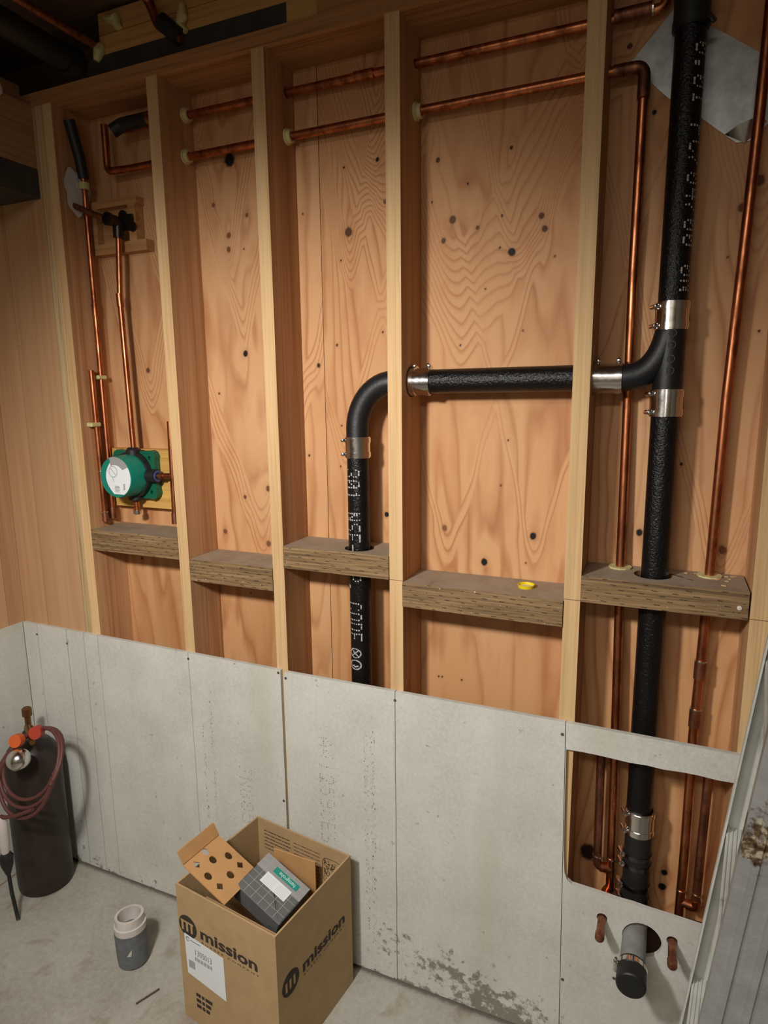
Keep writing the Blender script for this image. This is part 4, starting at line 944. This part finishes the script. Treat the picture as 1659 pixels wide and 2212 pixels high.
def side_print():
    bm = B(); ux = A_; nrm = -B_*.0006
    o0 = bp_(.050, 0, .250)+nrm; logo(bm, o0, ux, .034); obj('logo_disc', bm, BLK, panels['right_panel'])
    bm = B(); put_text(bm, 'mission', bp_(.098, 0, .236)+nrm, ux, UPV, .048, .195, .03)
    put_text(bm, 'R U B B E R   C O M P A N Y', bp_(.102, 0, .221)+nrm, ux, UPV, .0085, .19, .0)
    obj('box_lettering', bm, BLK, panels['right_panel'], kind='stuff')
    bm = B(); o1 = o0-B_*.0005
    for dx in (-.018, -.002, .014):
        V = [bm.verts.new(o1+ux*(dx+sx_)+UPV*sz) for sx_, sz in ((-.004, -.016), (.004, -.016), (.004, .012), (-.004, .012))]; bm.faces.new(V)
    obj('logo_letter', bm, CARD, panels['right_panel'])
    # instructions printed inside the back panel
    bm = B(); ux2 = -B_; n3 = -A_*.0006; R = random.Random(9); a_ = WA-TH
    for col, (s0, wd) in enumerate(((.025, .105), (.142, .100))):
        for k in range(9 if col else 6):
            z = .388-.012*k; x = s0
            while x < s0+wd-.004:
                l = R.uniform(.003, .016); l = min(l, s0+wd-x)
                p = bp_(a_, LB-TH-x, z)+n3; V = [bm.verts.new(p+ux2*dx*l+UPV*dz*(.0022 if col else .003)) for dx, dz in ((0, 0), (1, 0), (1, 1), (0, 1))]; bm.faces.new(V)
                x += l+R.uniform(.001, .003)
    c2_ = bp_(a_, LB-TH-.285, .345)+n3
    pts = []
    for k in range(40):
        a = 2*math.pi*k/40; ca, sa = math.cos(a), math.sin(a); e = .5
        pts.append((.036*math.copysign(abs(ca)**e, ca), .042*math.copysign(abs(sa)**e, sa)))
    for (x1, z1), (x2, z2) in zip(pts, pts[1:]+pts[:1]):
        V = [bm.verts.new(c2_+ux2*x+UPV*z) for x, z in ((x1, z1), (x2, z2), (x2*.96, z2*.96), (x1*.96, z1*.96))]; bm.faces.new(V)
    for k in range(60):
        x, z = R.uniform(-.028, .028), R.uniform(-.034, .034); s = R.uniform(.002, .007); an = R.uniform(0, 3)
        V = [bm.verts.new(c2_+ux2*(x+dx*s*math.cos(an)-dz*.001*math.sin(an))+UPV*(z+dx*s*math.sin(an)+dz*.001*math.cos(an))) for dx, dz in ((-1, -1), (1, -1), (1, 1), (-1, 1))]; bm.faces.new(V)
    obj('instruction_print', bm, BLK, panels['back_panel'], kind='stuff')
side_print()

def plane_slab(bm, c00, c10, c01, th, outer, holes):
    """slab in the plane spanned by c00->c10 (u) and c00->c01 (v), both 0..1"""
    c00, c10, c01 = Vector(c00), Vector(c10), Vector(c01); U = c10-c00; V_ = c01-c00; n = U.cross(V_).normalized()
    if n.z < 0: n = -n
    return prism(bm, outer, holes, lambda u, v: c00+U*u+V_*v, lambda u, v: c00+U*u+V_*v-n*th)
# perforated insert
CARDT = simple('tan_cardboard', rgb(196, 148, 96), .85, nscale=24, var=.05)
t = thing('perforated_insert', 'tan cardboard insert punched with round and diamond holes, sticking out of the box', 'cardboard insert', (-.41, -.27, .44))
c00, c10, c01 = Vector((-.479, -.352, .500)), Vector((-.350, -.348, .418)), Vector((-.468, -.215, .498))
def hole(u, v, r, dia): return circle(u, v, r, 4 if dia else 16, 0)
hl = [(.095, .525, .068, 0), (.168, .20, .078, 1), (.291, .511, .076, 0), (.425, .808, .076, 0), (.69, .834, .080, 1), (.452, .192, .076, 0), (.70, .534, .076, 0), (.72, .206, .080, 1)]
bm = B(); plane_slab(bm, c00, c10, c01, .004, [(0, 0), (1, 0), (1, 1), (0, 1)], [hole(*h) for h in hl]); obj('insert_sheet', bm, CARDT, t)
bm = B(); e0, e1 = c00, c01; upf = Vector((-.014, -.004, .036))
V = [bm.verts.new(p) for p in (e0, e1, e1+upf, e0+upf)]; off = Vector((.0035, .0, .001)); V2 = [bm.verts.new(v.co+off) for v in V]
bm.faces.new(V); bm.faces.new(V2)
for i in range(4): bm.faces.new((V[i], V[(i+1) % 4], V2[(i+1) % 4], V2[i]))
obj('insert_flap', bm, CARDT, t)
# grey carton
t = thing('grey_carton', 'grey gridded product carton with green name strip tilted inside the box', 'carton', (-.27, -.23, .36))
g00, g10, g01 = Vector((-.360, -.284, .425)), Vector((-.213, -.303, .368)), Vector((-.337, -.160, .440))
GU, GV = g10-g00, g01-g00; GN = GU.cross(GV).normalized()
GN = GN if GN.z > 0 else -GN
def gq(bm, u0, u1, v0, v1, h=.0006):
    bm.faces.new([bm.verts.new(g00+GU*u+GV*v+GN*h) for u, v in ((u0, v0), (u1, v0), (u1, v1), (u0, v1))])
bm = B(); plane_slab(bm, g00, g10, g01, .060, [(0, .0), (1, 0), (1, 1), (0, 1)], []); bevel(bm, .003); obj('carton_body', bm, simple('dark_grey_carton', rgb(98, 100, 98), .5), t)
bm = B(); gq(bm, .004, .996, .62, .995, .0003); obj('light_panel', bm, simple('light_grey_print', rgb(150, 148, 146), .5), t)
bm = B()
for k in range(1, 6): gq(bm, k/6-.003, k/6+.003, .01, .99); gq(bm, .01, .99, k/6-.003, k/6+.003)
obj('grid_lines', bm, simple('pale_grid_ink', rgb(176, 178, 176), .5), t)
bm = B(); gq(bm, .30, .84, .74, .885, .0010); NS = obj('name_strip', bm, simple('teal_print', rgb(22, 140, 124), .5), t)
bm = B(); put_text(bm, 'hansgrohe', g00+GU*.775+GV*.845+GN*.0016, -GU, -GV, .0165, .058, .006); obj('strip_lettering', bm, simple('strip_white_ink', rgb(200, 224, 216), .5), NS)
bm = B(); gq(bm, .24, .80, .40, .67, .0010); WLb = obj('white_label', bm, LAB, t)
bm = B()
for k in range(6): gq(bm, .27, .50, .43+.035*k, .437+.035*k, .0015); gq(bm, .55, .77, .43+.035*k, .437+.035*k, .0015)
obj('label_print', bm, simple('label_pale_ink', rgb(186, 190, 190), .6), WLb, kind='stuff')
# loose tan panel
t = None
bm = B(); prism(bm, [(-.366, .22), (-.222, .20), (-.221, .397), (-.362, .400)], [], lambda x, z: (x, -.098+.1*(.40-z)*.0, z), lambda x, z: (x, -.094, z))
tag(obj('cardboard_offcut', bm, CARDT, loc=(-.29, -.096, .2)), 'plain tan cardboard offcut upright behind the grey carton', 'cardboard')

# ------------------------------------------------------------------ stepladder
OX, OY, LE, TA, LLEN, Z1 = .664, -.413, .100, .122, .351, 1.019
ee = Vector((math.sin(TA), math.cos(TA), 0)); cc = Vector((math.cos(TA), -math.sin(TA), 0)); O_ = Vector((OX, OY, 0)); HT = 1.70
def lp3(c, e, z): return O_+cc*(c+LE*z)+ee*e+UPV*z
def alu():
    m, nt, b = mat('ladder_aluminium'); p = pos(nt)
    f = noise(nt, p, 18, 5, .6); sm = noise(nt, sc(nt, p, (70, 70, 12)), 1.0, 4, .6)
    c = ramp(nt, f, [(0.3, rgb(188, 190, 180)), (0.7, rgb(214, 216, 208))])
    c = mixc(nt, ramp(nt, sm, [(0.6, (0, 0, 0)), (0.75, (.5, .5, .5))]), c, rgb(120, 118, 112))
    L(nt, c, b.inputs['Base Color']); b.inputs['Metallic'].default_value = .08; b.inputs['Roughness'].default_value = .5
    return m
ALU = alu()
def alu_dirty():
    m, nt, b = mat('ladder_aluminium_dirty'); p = pos(nt)
    sep = N(nt, 'SeparateXYZ'); L(nt, p, sep.inputs[0])
    f = noise(nt, p, 18, 5, .6); c = ramp(nt, f, [(0.3, rgb(150, 151, 150)), (0.7, rgb(180, 181, 180))])
    d = mth(nt, 'DIVIDE', mth(nt, 'SUBTRACT', sep.outputs[2], 1.235), .070); gsn = mth(nt, 'POWER', 2.718, mth(nt, 'MULTIPLY', mth(nt, 'MULTIPLY', d, d), -1.0))
    nz = noise(nt, p, 38, 6, .7)
    k = mth(nt, 'ADD', mth(nt, 'MULTIPLY', gsn, .42), mth(nt, 'MULTIPLY', nz, .75))
    c = mixc(nt, ramp(nt, k, [(.68, (0, 0, 0)), (.76, (1, 1, 1))]), c, ramp(nt, noise(nt, p, 90, 4), [(.38, rgb(52, 38, 26)), (.52, rgb(116, 96, 66)), (.62, rgb(206, 198, 178))]))
    L(nt, c, b.inputs['Base Color']); b.inputs['Metallic'].default_value = .1; b.inputs['Roughness'].default_value = .5
    bump(nt, b, k, .6, .004)
    return m
ALUD = alu_dirty()
t = thing('stepladder', 'leaning aluminium stepladder with ribbed treads at the right edge', 'ladder', O_)
def extr(bm, prof, z0, z1):
    """profile in (c,e) swept along the lean"""
    n = len(prof); a = [bm.verts.new(lp3(c, e, z0)) for c, e in prof]; b_ = [bm.verts.new(lp3(c, e, z1)) for c, e in prof]
    for i in range(n): bm.faces.new((a[i], a[(i+1) % n], b_[(i+1) % n], b_[i]))
    bm.faces.new(a[::-1]); bm.faces.new(b_)
W_ = .088
bm = B(); extr(bm, [(0, 0), (W_, 0), (W_, -.026), (W_-.003, -.026), (W_-.003, -.003), (.003, -.003), (.003, -.026), (0, -.026)], 0.015, HT); RAIL = obj('rail', bm, ALU, t)
bm = B(); prof = [(0, -LLEN), (0, -LLEN+.026), (.003, -LLEN+.026), (.003, -LLEN+.003), (W_-.003, -LLEN+.003), (W_-.003, -LLEN+.026), (W_, -LLEN+.026), (W_, -LLEN)]
for c0 in (.070, .044, .018): prof += [(c0+.005, -LLEN), (c0+.003, -LLEN-.0035), (c0-.003, -LLEN-.0035), (c0-.005, -LLEN)]
extr(bm, prof, 0.015, HT); obj('rail', bm, ALUD, t)
for e_ in (-.001, -LLEN+.001):
    bm = B(); extr(bm, [(-.004, e_-.014), (W_+.004, e_-.014), (W_+.004, e_+.014), (-.004, e_+.014)], 0.0, 0.03); obj('foot', bm, RUBBER, t)
for k in range(-3, 2):
    z = Z1+.3048*k*1.0
    if z < .08 or z > HT-.08: continue
    bm = B(); n = 13; top = []
    for i in range(n):
        c0 = .004+(W_-.012)*i/n; d = (W_-.012)/n
        top += [(c0, 0), (c0+d*.25, .0022), (c0+d*.6, .0022), (c0+d*.85, 0)]
    prof = [(.004, -.024)] + top + [(W_-.008, -.024), (W_-.011, -.024), (W_-.011, -.004), (.007, -.004), (.007, -.024)]
    A0 = [bm.verts.new(lp3(c, -.0035, z)+UPV*h) for c, h in prof]; A1 = [bm.verts.new(lp3(c, -LLEN+.0035, z)+UPV*h) for c, h in prof]
    m_ = len(prof)
    for i in range(m_): bm.faces.new((A0[i], A0[(i+1) % m_], A1[(i+1) % m_], A1[i]))
    bm.faces.new(A0[::-1]); bm.faces.new(A1); obj('tread', bm, ALU, t)
bm = B(); c8 = [lp3(c, e, HT) for c, e in ((-.02, .02), (W_+.07, .02), (W_+.07, -LLEN-.02), (-.02, -LLEN-.02))]
V = [bm.verts.new(p) for p in c8]; V2 = [bm.verts.new(p+UPV*.05) for p in c8]; bm.faces.new(V); bm.faces.new(V2)
for i in range(4): bm.faces.new((V[i], V[(i+1) % 4], V2[(i+1) % 4], V2[i]))
obj('top_cap', bm, ALU, t)
for e_ in (-.02, -LLEN+.0):
    bm = B(); extr(bm, [(W_+.012, e_), (W_+.037, e_), (W_+.037, e_+.022), (W_+.012, e_+.022)], 0.0, HT); obj('rear_rail', bm, ALU, t)
# warning label on the inside of the far rail
bm = B(); V = [bm.verts.new(lp3(c, -.0040, z)) for c, z in ((.040, 1.125), (.083, 1.125), (.083, 1.34), (.004, 1.34))]; bm.faces.new(V); ll = obj('rail_label', bm, simple('maroon_label', rgb(104, 78, 76), .5), RAIL)
bm = B()
for k in range(30):
    a, a2 = 2*math.pi*k/30, 2*math.pi*(k+1)/30
    for ra in (1.0, .82):
        V = [bm.verts.new(lp3(.050+.024*s*math.cos(q), -.0046, 1.235+.052*s*math.sin(q))) for s, q in ((ra, a), (ra*.93, a), (ra*.93, a2), (ra, a2))]; bm.faces.new(V)
obj('label_emblem', bm, simple('label_white_ink', rgb(196, 190, 188), .5), ll)
